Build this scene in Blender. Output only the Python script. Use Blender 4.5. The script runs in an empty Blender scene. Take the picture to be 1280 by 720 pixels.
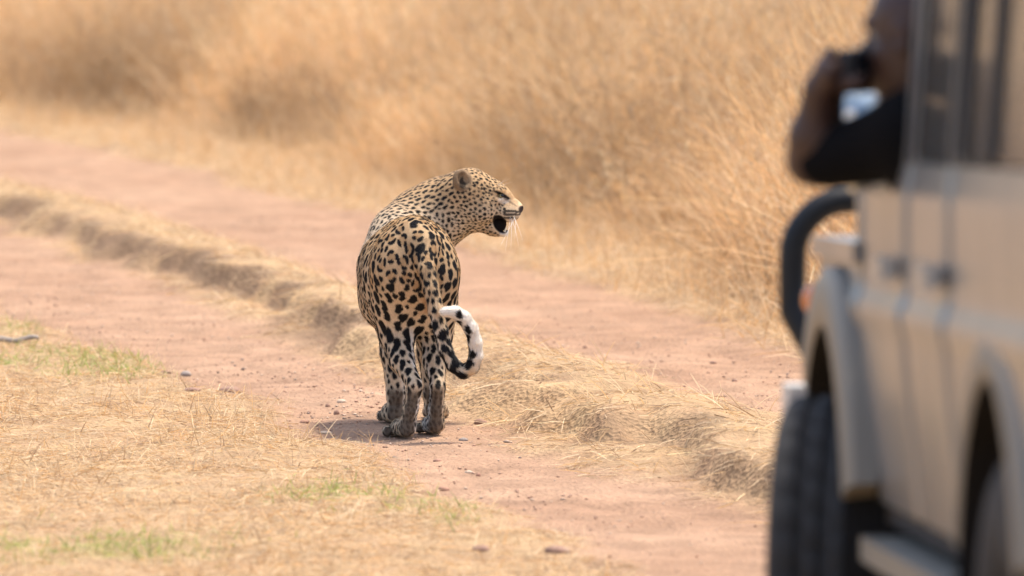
import bpy, bmesh, math, random
import numpy as np
from mathutils import Vector, Matrix

random.seed(7)
rng = np.random.default_rng(11)
scene = bpy.context.scene
COL = scene.collection
R = math.radians

# ------------------------------------------------------------------ camera
CAM_H = 1.914                      # eye height over the track
FPX = 9000.0                       # long lens, in pixels of a 1280-wide frame
PITCH = math.atan(600.0 / FPX)
cam_d = bpy.data.cameras.new('Camera')
cam = bpy.data.objects.new('Camera', cam_d)
COL.objects.link(cam)
cam.location = (0, 0, CAM_H)
cam.rotation_euler = (math.pi / 2 - PITCH, 0, 0)
cam_d.sensor_width = 36.0
cam_d.lens = FPX / 1280.0 * 36.0
cam_d.clip_start = 0.5
cam_d.clip_end = 6000
cam_d.dof.use_dof = True
cam_d.dof.focus_distance = 21.95
cam_d.dof.aperture_fstop = 3.7
scene.camera = cam

# ------------------------------------------------------------------ daylight
SUN_EL, SUN_AZ = R(72), R(58)      # azimuth measured from +Y (away from camera) towards +X (right)
world = bpy.data.worlds.new('World')
scene.world = world
world.use_nodes = True
wn = world.node_tree
for n in list(wn.nodes):
    wn.nodes.remove(n)
w_out = wn.nodes.new('ShaderNodeOutputWorld')
w_bg = wn.nodes.new('ShaderNodeBackground')
w_sky = wn.nodes.new('ShaderNodeTexSky')
w_sky.sky_type = 'NISHITA'
w_sky.sun_disc = False
w_sky.sun_elevation = SUN_EL
w_sky.sun_rotation = SUN_AZ
w_sky.dust_density = 3.0
w_sky.air_density = 1.0
w_bg.inputs['Strength'].default_value = 0.15
wn.links.new(w_sky.outputs[0], w_bg.inputs['Color'])
wn.links.new(w_bg.outputs[0], w_out.inputs['Surface'])
sun_d = bpy.data.lights.new('Sun', 'SUN')
sun_d.energy = 2.5
sun_d.angle = R(6.0)
sun_d.color = (1.0, 0.93, 0.81)
sun = bpy.data.objects.new('Sun', sun_d)
COL.objects.link(sun)
to_sun = Vector((math.cos(SUN_EL) * math.sin(SUN_AZ), math.cos(SUN_EL) * math.cos(SUN_AZ), math.sin(SUN_EL)))
sun.rotation_euler = to_sun.to_track_quat('Z', 'Y').to_euler()
sun.location = (6, 20, 20)

vs = scene.view_settings
vs.view_transform = 'Standard'
vs.look = 'None'
vs.exposure = 1.08
vs.gamma = 1.0
vs.use_curve_mapping = False
scene.cycles.max_bounces = 8
scene.cycles.use_adaptive_sampling = True
scene.cycles.use_denoising = True

# ------------------------------------------------------------------ helpers
_cp, _sp = math.cos(PITCH), math.sin(PITCH)


def P(px, py, depth):
    """world point at ground distance `depth` (metres along +Y) seen at a photo position"""
    xc, yc = (px - 640) / FPX, -(py - 360) / FPX
    d = np.array([xc, _cp + yc * _sp, -_sp + yc * _cp])
    t = depth / d[1]
    return np.array([0, 0, CAM_H]) + d * t


def G(px, py, z=0.0):
    """world point on level ground seen at a photo position"""
    xc, yc = (px - 640) / FPX, -(py - 360) / FPX
    d = np.array([xc, _cp + yc * _sp, -_sp + yc * _cp])
    t = (z - CAM_H) / d[2]
    return np.array([0, 0, CAM_H]) + d * t


def tag(o, label=None, cat=None, group=None, kind=None):
    if label: o['label'] = label
    if cat: o['category'] = cat
    if group: o['group'] = group
    if kind: o['kind'] = kind
    return o


def empty(name, loc=(0, 0, 0)):
    o = bpy.data.objects.new(name, None)
    COL.objects.link(o)
    o.location = loc
    o.empty_display_size = 0.1
    return o


def mesh_np(name, V, F4=None, F3=None, smooth=True):
    """fast mesh from numpy arrays of quads and/or triangles"""
    me = bpy.data.meshes.new(name)
    V = np.asarray(V, dtype=np.float32)
    loops, starts, totals = [], [], []
    pos = 0
    for F, k in ((F4, 4), (F3, 3)):
        if F is None or len(F) == 0:
            continue
        F = np.asarray(F, dtype=np.int32)
        loops.append(F.ravel())
        starts.append(pos + np.arange(len(F), dtype=np.int32) * k)
        pos += F.size
    loops = np.concatenate(loops)
    starts = np.concatenate(starts)
    me.vertices.add(len(V))
    me.vertices.foreach_set('co', V.ravel())
    me.loops.add(len(loops))
    me.loops.foreach_set('vertex_index', loops)
    me.polygons.add(len(starts))
    me.polygons.foreach_set('loop_start', starts)
    me.update(calc_edges=True)
    me.validate()
    if smooth:
        me.polygons.foreach_set('use_smooth', np.ones(len(me.polygons), dtype=bool))
    return me


def set_col(me, C, name='Col'):
    a = me.color_attributes.new(name, 'FLOAT_COLOR', 'POINT')
    C = np.asarray(C, dtype=np.float32)
    if C.shape[1] == 3:
        C = np.concatenate([C, np.ones((len(C), 1), np.float32)], 1)
    a.data.foreach_set('color', C.ravel())


def link(name, me, mat=None, parent=None):
    o = bpy.data.objects.new(name, me)
    COL.objects.link(o)
    if mat is not None:
        me.materials.append(mat)
    if parent is not None:
        o.parent = parent
    return o


def mat_new(name):
    m = bpy.data.materials.new(name)
    m.use_nodes = True
    nt = m.node_tree
    b = nt.nodes['Principled BSDF']
    return m, nt, b


def simple_mat(name, col, rough=0.6, metal=0.0, var=0.0, scale=8.0, bump=0.0, spec=0.5, coat=0.0):
    m, nt, b = mat_new(name)
    b.inputs['Base Color'].default_value = (*col, 1)
    b.inputs['Roughness'].default_value = rough
    b.inputs['Metallic'].default_value = metal
    b.inputs['Specular IOR Level'].default_value = spec
    b.inputs['Coat Weight'].default_value = coat
    if var > 0 or bump > 0:
        tc = nt.nodes.new('ShaderNodeTexCoord')
        nz = nt.nodes.new('ShaderNodeTexNoise')
        nz.inputs['Scale'].default_value = scale
        nz.inputs['Detail'].default_value = 6
        nt.links.new(tc.outputs['Object'], nz.inputs['Vector'])
        if var > 0:
            mx = nt.nodes.new('ShaderNodeMix'); mx.data_type = 'RGBA'
            mx.inputs['A'].default_value = (*[c * (1 - var) for c in col], 1)
            mx.inputs['B'].default_value = (*[min(1, c * (1 + var)) for c in col], 1)
            nt.links.new(nz.outputs['Fac'], mx.inputs['Factor'])
            nt.links.new(mx.outputs['Result'], b.inputs['Base Color'])
        if bump > 0:
            bp = nt.nodes.new('ShaderNodeBump')
            bp.inputs['Strength'].default_value = bump
            bp.inputs['Distance'].default_value = 0.01
            nt.links.new(nz.outputs['Fac'], bp.inputs['Height'])
            nt.links.new(bp.outputs['Normal'], b.inputs['Normal'])
    return m


def attr_mat(name, rough=0.7, trans=0.0, spec=0.3, bump=0.0, bscale=80.0, tint=(1, 1, 1)):
    """colour from the mesh's own colour attribute; optional thin-leaf translucency"""
    m, nt, b = mat_new(name)
    at = nt.nodes.new('ShaderNodeVertexColor'); at.layer_name = 'Col'
    nt.links.new(at.outputs['Color'], b.inputs['Base Color'])
    b.inputs['Roughness'].default_value = rough
    b.inputs['Specular IOR Level'].default_value = spec
    if bump > 0:
        tc = nt.nodes.new('ShaderNodeTexCoord')
        nz = nt.nodes.new('ShaderNodeTexNoise')
        nz.inputs['Scale'].default_value = bscale
        nz.inputs['Detail'].default_value = 4
        nt.links.new(tc.outputs['Object'], nz.inputs['Vector'])
        bp = nt.nodes.new('ShaderNodeBump')
        bp.inputs['Strength'].default_value = bump
        bp.inputs['Distance'].default_value = 0.004
        nt.links.new(nz.outputs['Fac'], bp.inputs['Height'])
        nt.links.new(bp.outputs['Normal'], b.inputs['Normal'])
    if trans > 0:
        tr = nt.nodes.new('ShaderNodeBsdfTranslucent')
        mx = nt.nodes.new('ShaderNodeMixShader')
        mx.inputs[0].default_value = trans
        out = nt.nodes['Material Output']
        nt.links.new(at.outputs['Color'], tr.inputs['Color'])
        nt.links.new(b.outputs[0], mx.inputs[1])
        nt.links.new(tr.outputs[0], mx.inputs[2])
        nt.links.new(mx.outputs[0], out.inputs['Surface'])
    return m


# ---- value noise in numpy (for terrain and coats)
def _hash(ix, iy, iz, seed):
    h = (ix.astype(np.int64) * 374761393 + iy.astype(np.int64) * 668265263 + iz.astype(np.int64) * 2147483647 // 7 + seed * 974711) & 0x7fffffff
    h = ((h ^ (h >> 13)) * 1274126177) & 0x7fffffff
    h = (h ^ (h >> 16)) & 0xffff
    return h / 65535.0


def vnoise(p, seed=0):
    p = np.asarray(p, dtype=np.float64)
    if p.shape[-1] == 2:
        p = np.concatenate([p, np.zeros_like(p[..., :1])], -1)
    i = np.floor(p).astype(np.int64)
    f = p - i
    f = f * f * (3 - 2 * f)
    x, y, z = i[..., 0], i[..., 1], i[..., 2]
    fx, fy, fz = f[..., 0], f[..., 1], f[..., 2]
    r = 0
    for dx in (0, 1):
        wx = fx if dx else 1 - fx
        for dy in (0, 1):
            wy = fy if dy else 1 - fy
            for dz in (0, 1):
                wz = fz if dz else 1 - fz
                r = r + _hash(x + dx, y + dy, z + dz, seed) * wx * wy * wz
    return r


def fbm(p, oct=4, seed=0):
    p = np.asarray(p, dtype=np.float64)
    a, s, t = 0.5, 0.0, 0.0
    for k in range(oct):
        s = s + a * vnoise(p, seed + k * 17)
        t += a
        p = p * 2.03 + 5.3
        a *= 0.5
    return s / t


def sstep(a, b, x):
    t = np.clip((x - a) / (b - a), 0, 1)
    return t * t * (3 - 2 * t)


# ---- organic bodies: smooth union of tapered capsules and ellipsoids, polygonised with surface nets
class Field:
    def __init__(self, lo, hi, h):
        self.lo = np.array(lo, float); self.h = h
        self.n = np.ceil((np.array(hi) - self.lo) / h).astype(int) + 1
        self.f = np.full(self.n, 0.2, np.float32)

    def _sub(self, lo, hi):
        i0 = np.clip(np.floor((lo - self.lo) / self.h).astype(int), 0, self.n - 1)
        i1 = np.clip(np.ceil((hi - self.lo) / self.h).astype(int) + 1, 1, self.n)
        ax = [(self.lo[k] + np.arange(i0[k], i1[k]) * self.h).astype(np.float32) for k in range(3)]
        g = np.meshgrid(*ax, indexing='ij', sparse=True)
        return tuple(slice(i0[k], i1[k]) for k in range(3)), g

    def _mix(self, sl, d, k, op):
        a = self.f[sl]
        if op == 'add':
            h = np.clip(0.5 + 0.5 * (a - d) / k, 0, 1)
            self.f[sl] = a * (1 - h) + d * h - k * h * (1 - h)
        else:                                   # carve
            h = np.clip(0.5 - 0.5 * (a + d) / k, 0, 1)
            self.f[sl] = a * (1 - h) - d * h + k * h * (1 - h)

    def cone(self, a, b, ra, rb, k=0.03, op='add'):
        a = np.array(a, float); b = np.array(b, float)
        m = max(ra, rb) + 2 * k + 0.02
        sl, (X, Y, Z) = self._sub(np.minimum(a, b) - m, np.maximum(a, b) + m)
        ba = (b - a).astype(np.float32); L = float(ba @ ba) + 1e-12
        t = np.clip(((X - a[0]) * ba[0] + (Y - a[1]) * ba[1] + (Z - a[2]) * ba[2]) / L, 0, 1)
        d = np.sqrt((X - a[0] - ba[0] * t) ** 2 + (Y - a[1] - ba[1] * t) ** 2 + (Z - a[2] - ba[2] * t) ** 2) - (ra + (rb - ra) * t)
        self._mix(sl, d.astype(np.float32), k, op)

    def chain(self, pts, rad, k=0.02, op='add'):
        for i in range(len(pts) - 1):
            self.cone(pts[i], pts[i + 1], rad[i], rad[i + 1], k, op)

    def ell(self, c, r, rot=None, k=0.03, op='add'):
        c = np.array(c, float); r = np.array(r, float)
        m = r.max() + 2 * k + 0.02
        sl, (X, Y, Z) = self._sub(c - m, c + m)
        M = np.eye(3) if rot is None else np.array(rot)   # rows = local axes
        x, y, z = X - c[0], Y - c[1], Z - c[2]
        q = [(M[i, 0] * x + M[i, 1] * y + M[i, 2] * z) for i in range(3)]
        k0 = np.sqrt(sum((q[i] / r[i]) ** 2 for i in range(3))) + 1e-6
        k1 = np.sqrt(sum((q[i] / r[i] ** 2) ** 2 for i in range(3))) + 1e-6
        self._mix(sl, (k0 * (k0 - 1) / k1).astype(np.float32), k, op)

    def mesh(self, smooth=2):
        f = self.f; n = self.n
        s = f < 0
        c = np.zeros(n - 1, np.int8)
        for dx in (0, 1):
            for dy in (0, 1):
                for dz in (0, 1):
                    c += s[dx:n[0] - 1 + dx, dy:n[1] - 1 + dy, dz:n[2] - 1 + dz]
        act = np.argwhere((c > 0) & (c < 8))
        idx = np.full(n - 1, -1, np.int64)
        idx[act[:, 0], act[:, 1], act[:, 2]] = np.arange(len(act))
        acc = np.zeros((len(act), 3)); cnt = np.zeros(len(act))
        corners = [(0, 0, 0), (1, 0, 0), (0, 1, 0), (1, 1, 0), (0, 0, 1), (1, 0, 1), (0, 1, 1), (1, 1, 1)]
        vals = [f[act[:, 0] + a, act[:, 1] + b, act[:, 2] + e].astype(float) for a, b, e in corners]
        for i in range(8):
            for j in range(i + 1, 8):
                df = np.abs(np.array(corners[i]) - np.array(corners[j])).sum()
                if df != 1: continue
                m = (vals[i] < 0) != (vals[j] < 0)
                t = vals[i][m] / (vals[i][m] - vals[j][m])
                p = np.array(corners[i]) + t[:, None] * (np.array(corners[j]) - np.array(corners[i]))
                acc[m] += p; cnt[m] += 1
        V = self.lo + (act + acc / cnt[:, None]) * self.h
        quads = []
        for ax in range(3):
            u, v = (ax + 1) % 3, (ax + 2) % 3
            a = [slice(None)] * 3; b = [slice(None)] * 3
            a[ax] = slice(0, -1); b[ax] = slice(1, None)
            sa, sb = s[tuple(a)], s[tuple(b)]
            e = np.argwhere(sa != sb)
            ok = (e[:, u] > 0) & (e[:, v] > 0) & (e[:, u] < n[u] - 1) & (e[:, v] < n[v] - 1)
            e = e[ok]
            flip = sa[e[:, 0], e[:, 1], e[:, 2]]
            def cell(du, dv):
                q = e.copy(); q[:, u] -= du; q[:, v] -= dv
                return idx[q[:, 0], q[:, 1], q[:, 2]]
            Q = np.stack([cell(1, 1), cell(0, 1), cell(0, 0), cell(1, 0)], 1)
            Q[~flip] = Q[~flip][:, ::-1]
            quads.append(Q)
        F = np.concatenate(quads)
        E = np.concatenate([F[:, [0, 1]], F[:, [1, 2]], F[:, [2, 3]], F[:, [3, 0]]])
        deg = np.bincount(E[:, 0], minlength=len(V)) + np.bincount(E[:, 1], minlength=len(V))
        for it in range(smooth):
            for lam in (0.55, -0.5):
                S = np.zeros_like(V)
                for k in range(3):
                    S[:, k] = np.bincount(E[:, 0], V[E[:, 1], k], len(V)) + np.bincount(E[:, 1], V[E[:, 0], k], len(V))
                V = V + lam * (S / np.maximum(deg, 1)[:, None] - V)
        return V, F


def vnormals(V, F):
    fn = np.cross(V[F[:, 2]] - V[F[:, 0]], V[F[:, 3]] - V[F[:, 1]])
    N = np.zeros_like(V)
    for k in range(4):
        for a in range(3):
            N[:, a] += np.bincount(F[:, k], fn[:, a], len(V))
    return N / np.maximum(np.linalg.norm(N, axis=1, keepdims=True), 1e-12)
# ================================================================== TERRAIN
def edge(pts):
    w = np.array([G(*p) for p in pts])
    o = np.argsort(w[:, 1])
    return w[o][:, 1], w[o][:, 0]


# borders of the two wheel tracks, near to far
E1 = edge([(-160, 138), (0, 165), (200, 205), (420, 258), (640, 325), (800, 378), (985, 440), (1280, 560)])
E2 = edge([(-160, 205), (0, 234), (150, 266), (300, 312), (450, 366), (600, 420), (760, 462), (985, 532), (1280, 640)])
E3 = edge([(-160, 240), (0, 284), (100, 312), (200, 352), (300, 396), (400, 440), (560, 524), (700, 572), (850, 620), (970, 655), (1200, 730)])
E4 = edge([(-160, 330), (0, 392), (100, 428), (200, 472), (300, 503), (400, 547), (500, 592), (600, 640), (700, 690), (760, 722)])
ET = edge([(-160, 115), (0, 138), (250, 168), (400, 205), (560, 240), (700, 285), (900, 345), (985, 400), (1280, 520)])   # foot of the tall grass


def ex(E, y):
    ys, xs = E
    s0 = (xs[2] - xs[0]) / (ys[2] - ys[0]); s1 = (xs[-1] - xs[-3]) / (ys[-1] - ys[-3])
    r = np.interp(y, ys, xs)
    r = np.where(y < ys[0], xs[0] + s0 * (y - ys[0]), r)
    return np.where(y > ys[-1], xs[-1] + s1 * np.minimum(y - ys[-1], 60), r)


def zones(x, y):
    """signed widths; returns soft masks: left track, ridge, right track, left verge, right verge"""
    p = np.stack([x, y], -1)
    wob = (fbm(p * 1.6, 3, 1) - 0.5) * 0.34 + (fbm(p * 7.0, 3, 2) - 0.5) * 0.16
    e1, e2, e3, e4 = [ex(E, y) for E in (E1, E2, E3, E4)]
    xs = x + wob
    lv = sstep(0.10, -0.10, xs - e4)
    rv = sstep(-0.12, 0.12, xs - e1)
    ri = sstep(-0.10, 0.10, xs - e3) * sstep(0.10, -0.10, xs - e2)
    lt = (1 - lv) * sstep(0.10, -0.10, xs - e3)
    rt = (1 - rv) * sstep(-0.10, 0.10, xs - e2)
    return lt, ri, rt, lv, rv


def height(x, y):
    lt, ri, rt, lv, rv = zones(x, y)
    p = np.stack([x, y], -1)
    n_big = fbm(p * 0.9, 3, 11) - 0.5
    # hummocks on the crown of the road, drawn out along it
    q = np.stack([(x + 0.23 * y) * 2.6, (y - 0.23 * x) * 0.95], -1)
    hum = fbm(q, 4, 21)
    n_s = fbm(p * 6, 3, 13) - 0.5
    n_t = fbm(p * 22, 2, 14) - 0.5
    tp = np.clip((x - ex(E3, y)) / (ex(E2, y) - ex(E3, y)), 0, 1)
    bk = 0.22 + 0.5 * (hum - 0.5) * 2 + 0.25 * (fbm(p * np.array([1.0, 2.2]), 3, 23) - 0.5)
    z = ri * (0.012 + 0.095 * sstep(bk - 0.10, bk + 0.10, tp) * sstep(1.05, 0.5, tp) + 0.05 * np.clip(hum - 0.45, 0, 1) + 0.03 * n_s)
    z = z + lv * (0.02 + 0.05 * n_big + 0.025 * n_s)
    z = z + rv * (0.02 + 0.06 * n_big + 0.03 * n_s)
    rut = (lt + rt)
    along = fbm(np.stack([(x + 0.23 * y) * 9.0, (y - 0.23 * x) * 1.6], -1), 3, 44) - 0.5
    z = z + rut * 0.022 * along
    z = z + rut * (0.016 * n_big + 0.012 * n_s)
    z = z + 0.006 * n_t
    # the paws' patch is level
    fl = np.exp(-(((x + 0.27) / 0.30) ** 2 + ((y - 22.1) / 0.6) ** 2) ** 2)
    z = z * (1 - 0.92 * fl)
    # land rises gently beyond the tall grass, and towards the parked vehicle's tail
    z = z + 0.012 * np.clip(y - 45, 0, 2000) * sstep(45, 140, y) * 0.4
    z = z + np.interp(y, [9.0, 11.4, 13.9, 15.0], [0.16, 0.11, 0.0, 0.0])
    return z


def bare_bank(x, y):
    """eroded, straw-free bank on the near side of the crown"""
    p = np.stack([x, y], -1)
    tp = (x - ex(E3, y)) / (ex(E2, y) - ex(E3, y))
    hum = fbm(np.stack([(x + 0.23 * y) * 2.6, (y - 0.23 * x) * 0.95], -1), 4, 21)
    bk = 0.22 + 0.5 * (hum - 0.5) * 2 + 0.25 * (fbm(p * np.array([1.0, 2.2]), 3, 23) - 0.5)
    patch = sstep(0.40, 0.56, fbm(p * np.array([3.0, 2.4]), 3, 24)) * (0.6 + 0.4 * sstep(22.5, 26, y))
    return sstep(0.26, 0.10, np.abs(tp - bk + 0.04)) * patch


def axis(parts):
    a = [parts[0][0]]
    for lo, hi, st in parts:
        n = max(1, int(round((hi - lo) / st)))
        a += list(lo + (hi - lo) * (np.arange(1, n + 1) / n))
    return np.array(a)


def geo(lo, hi, n):
    return list(zip(*(lambda g: (g[:-1], g[1:], g[1:] - g[:-1]))(lo * (hi / lo) ** (np.arange(n + 1) / n))))


gx_pos = geo(3.4, 2500, 26)
gx = axis([(-b, -a, c) for a, b, c in reversed(gx_pos)] + [(-3.4, 3.4, 0.032)] + gx_pos)
gy = axis([(-2500, -300, 600), (-300, -20, 60), (-20, 10, 1.0), (10, 16.5, 0.12), (16.5, 29, 0.030), (29, 46, 0.08), (46, 60, 0.5)] + geo(60, 3000, 24))
X, Y = np.meshgrid(gx, gy, indexing='xy')
Zg = height(X, Y)
lt, ri, rt, lv, rv = zones(X, Y)
pp = np.stack([X, Y], -1)
litter = np.clip(ri + lv + rv, 0, 1)
green_c = [(30, 452, 0.5, 0.5), (90, 458, 0.35, 0.4), (160, 470, 0.28, 0.3), (430, 630, 0.16, 0.35), (490, 640, 0.10, 0.2), (570, 655, 0.08, 0.2), (130, 700, 0.25, 0.3), (30, 690, 0.2, 0.3), (10, 415, 0.3, 0.3)]
GREEN = []
for (px_, py_, rx_, ry_) in green_c:
    g = G(px_, py_); GREEN.append((g[0], g[1], rx_, ry_))


def greenness(x, y):
    g = 0
    for (cx, cy, rx_, ry_) in GREEN:
        g = np.maximum(g, np.exp(-((x - cx) / rx_) ** 2 - ((y - cy) / ry_) ** 2))
    return g * sstep(0.35, 0.6, fbm(np.stack([x, y], -1) * 5, 3, 31))


dirt = np.array([0.33, 0.192, 0.118]); dirt2 = np.array([0.445, 0.282, 0.182]); soil = np.array([0.36, 0.22, 0.125]); straw = np.array([0.50, 0.345, 0.19])
nA = fbm(pp * 2.2, 4, 41)[..., None]; nB = fbm(pp * 9, 3, 42)[..., None]
cd = dirt * (1 - nA) + dirt2 * nA
nC = fbm(np.stack([(X + 0.23 * Y) * 9.0, (Y - 0.23 * X) * 1.6], -1), 3, 44)[..., None]
cd = cd * (0.80 + 0.26 * nB + 0.16 * nC)
cl = soil * (1 - nB) + straw * nB
hq = fbm(np.stack([(X + 0.23 * Y) * 2.6, (Y - 0.23 * X) * 0.95], -1), 4, 21)[..., None]
bare = ri[..., None] * bare_bank(X, Y)[..., None]
cl = cl * (1 - 0.75 * bare) + np.array([0.19, 0.118, 0.076]) * 0.75 * bare  # bare brown soil, darkened further with the bank's shade painted in
g_ = greenness(X, Y)[..., None]
cl = cl * (1 - 0.4 * g_) + np.array([0.20, 0.22, 0.06]) * 0.4 * g_
Cg = cd * (1 - litter[..., None]) + cl * litter[..., None]
ny, nx = X.shape
Vg = np.stack([X, Y, Zg], -1).reshape(-1, 3)
ii = np.arange(ny * nx).reshape(ny, nx)
Fg = np.stack([ii[:-1, :-1], ii[:-1, 1:], ii[1:, 1:], ii[1:, :-1]], -1).reshape(-1, 4)

# ground material: colour attribute plus fine grain and grit
gm, nt, b = mat_new('ground')
at = nt.nodes.new('ShaderNodeVertexColor'); at.layer_name = 'Col'
tc = nt.nodes.new('ShaderNodeTexCoord')
n1 = nt.nodes.new('ShaderNodeTexNoise'); n1.inputs['Scale'].default_value = 45; n1.inputs['Detail'].default_value = 8; n1.inputs['Roughness'].default_value = 0.7
n2 = nt.nodes.new('ShaderNodeTexVoronoi'); n2.inputs['Scale'].default_value = 60
nt.links.new(tc.outputs['Object'], n1.inputs['Vector']); nt.links.new(tc.outputs['Object'], n2.inputs['Vector'])
mr = nt.nodes.new('ShaderNodeMapRange'); mr.inputs['From Min'].default_value = 0.3; mr.inputs['From Max'].default_value = 0.7
mr.inputs['To Min'].default_value = 0.84; mr.inputs['To Max'].default_value = 1.14
nt.links.new(n1.outputs['Fac'], mr.inputs['Value'])
mul = nt.nodes.new('ShaderNodeVectorMath'); mul.operation = 'SCALE'
nt.links.new(at.outputs['Color'], mul.inputs[0]); nt.links.new(mr.outputs['Result'], mul.inputs['Scale'])
n3 = nt.nodes.new('ShaderNodeTexNoise'); n3.inputs['Scale'].default_value = 5.5; n3.inputs['Detail'].default_value = 6; n3.inputs['Distortion'].default_value = 0.6
nt.links.new(tc.outputs['Object'], n3.inputs['Vector'])
mr3 = nt.nodes.new('ShaderNodeMapRange'); mr3.inputs['From Min'].default_value = 0.35; mr3.inputs['From Max'].default_value = 0.65
mr3.inputs['To Min'].default_value = 0.84; mr3.inputs['To Max'].default_value = 1.10
nt.links.new(n3.outputs['Fac'], mr3.inputs['Value'])
mul3 = nt.nodes.new('ShaderNodeVectorMath'); mul3.operation = 'SCALE'
nt.links.new(mul.outputs[0], mul3.inputs[0]); nt.links.new(mr3.outputs['Result'], mul3.inputs['Scale'])
nt.links.new(mul3.outputs[0], b.inputs['Base Color'])
b.inputs['Roughness'].default_value = 0.95; b.inputs['Specular IOR Level'].default_value = 0.1
ad = nt.nodes.new('ShaderNodeMath'); ad.operation = 'ADD'
nt.links.new(n1.outputs['Fac'], ad.inputs[0]); nt.links.new(n2.outputs['Distance'], ad.inputs[1])
bp = nt.nodes.new('ShaderNodeBump'); bp.inputs['Strength'].default_value = 0.8; bp.inputs['Distance'].default_value = 0.015
nt.links.new(ad.outputs[0], bp.inputs['Height']); nt.links.new(bp.outputs['Normal'], b.inputs['Normal'])

# split the sheet along the track borders: the wheel tracks are one piece of setting each
fc = Vg[Fg].mean(1)
flt, fri, frt, flv, frv = zones(fc[:, 0], fc[:, 1])
near_ = (np.abs(fc[:, 0]) < 40) & (fc[:, 1] > -20) & (fc[:, 1] < 70)
sel_l = (flt > 0.5) & near_; sel_r = (frt > 0.5) & near_ & ~sel_l; sel_g = ~(sel_l | sel_r)


def sub_sheet(name, sel):
    f = Fg[sel]
    u, inv = np.unique(f, return_inverse=True)
    me = mesh_np(name, Vg[u], F4=inv.reshape(f.shape))
    set_col(me, Cg.reshape(-1, 3)[u])
    o = link(name, me, gm)
    return o


o_ground = tag(sub_sheet('ground', sel_g), 'dry straw-littered savanna ground on both sides of the track', 'ground', kind='structure')
o_tl = tag(sub_sheet('dirt_track', sel_l), 'reddish bare wheel track the leopard stands on', 'dirt track', kind='structure')
o_tr = tag(sub_sheet('dirt_track', sel_r), 'reddish bare wheel track behind the leopard, beyond the grassy crown', 'dirt track', kind='structure')
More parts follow.
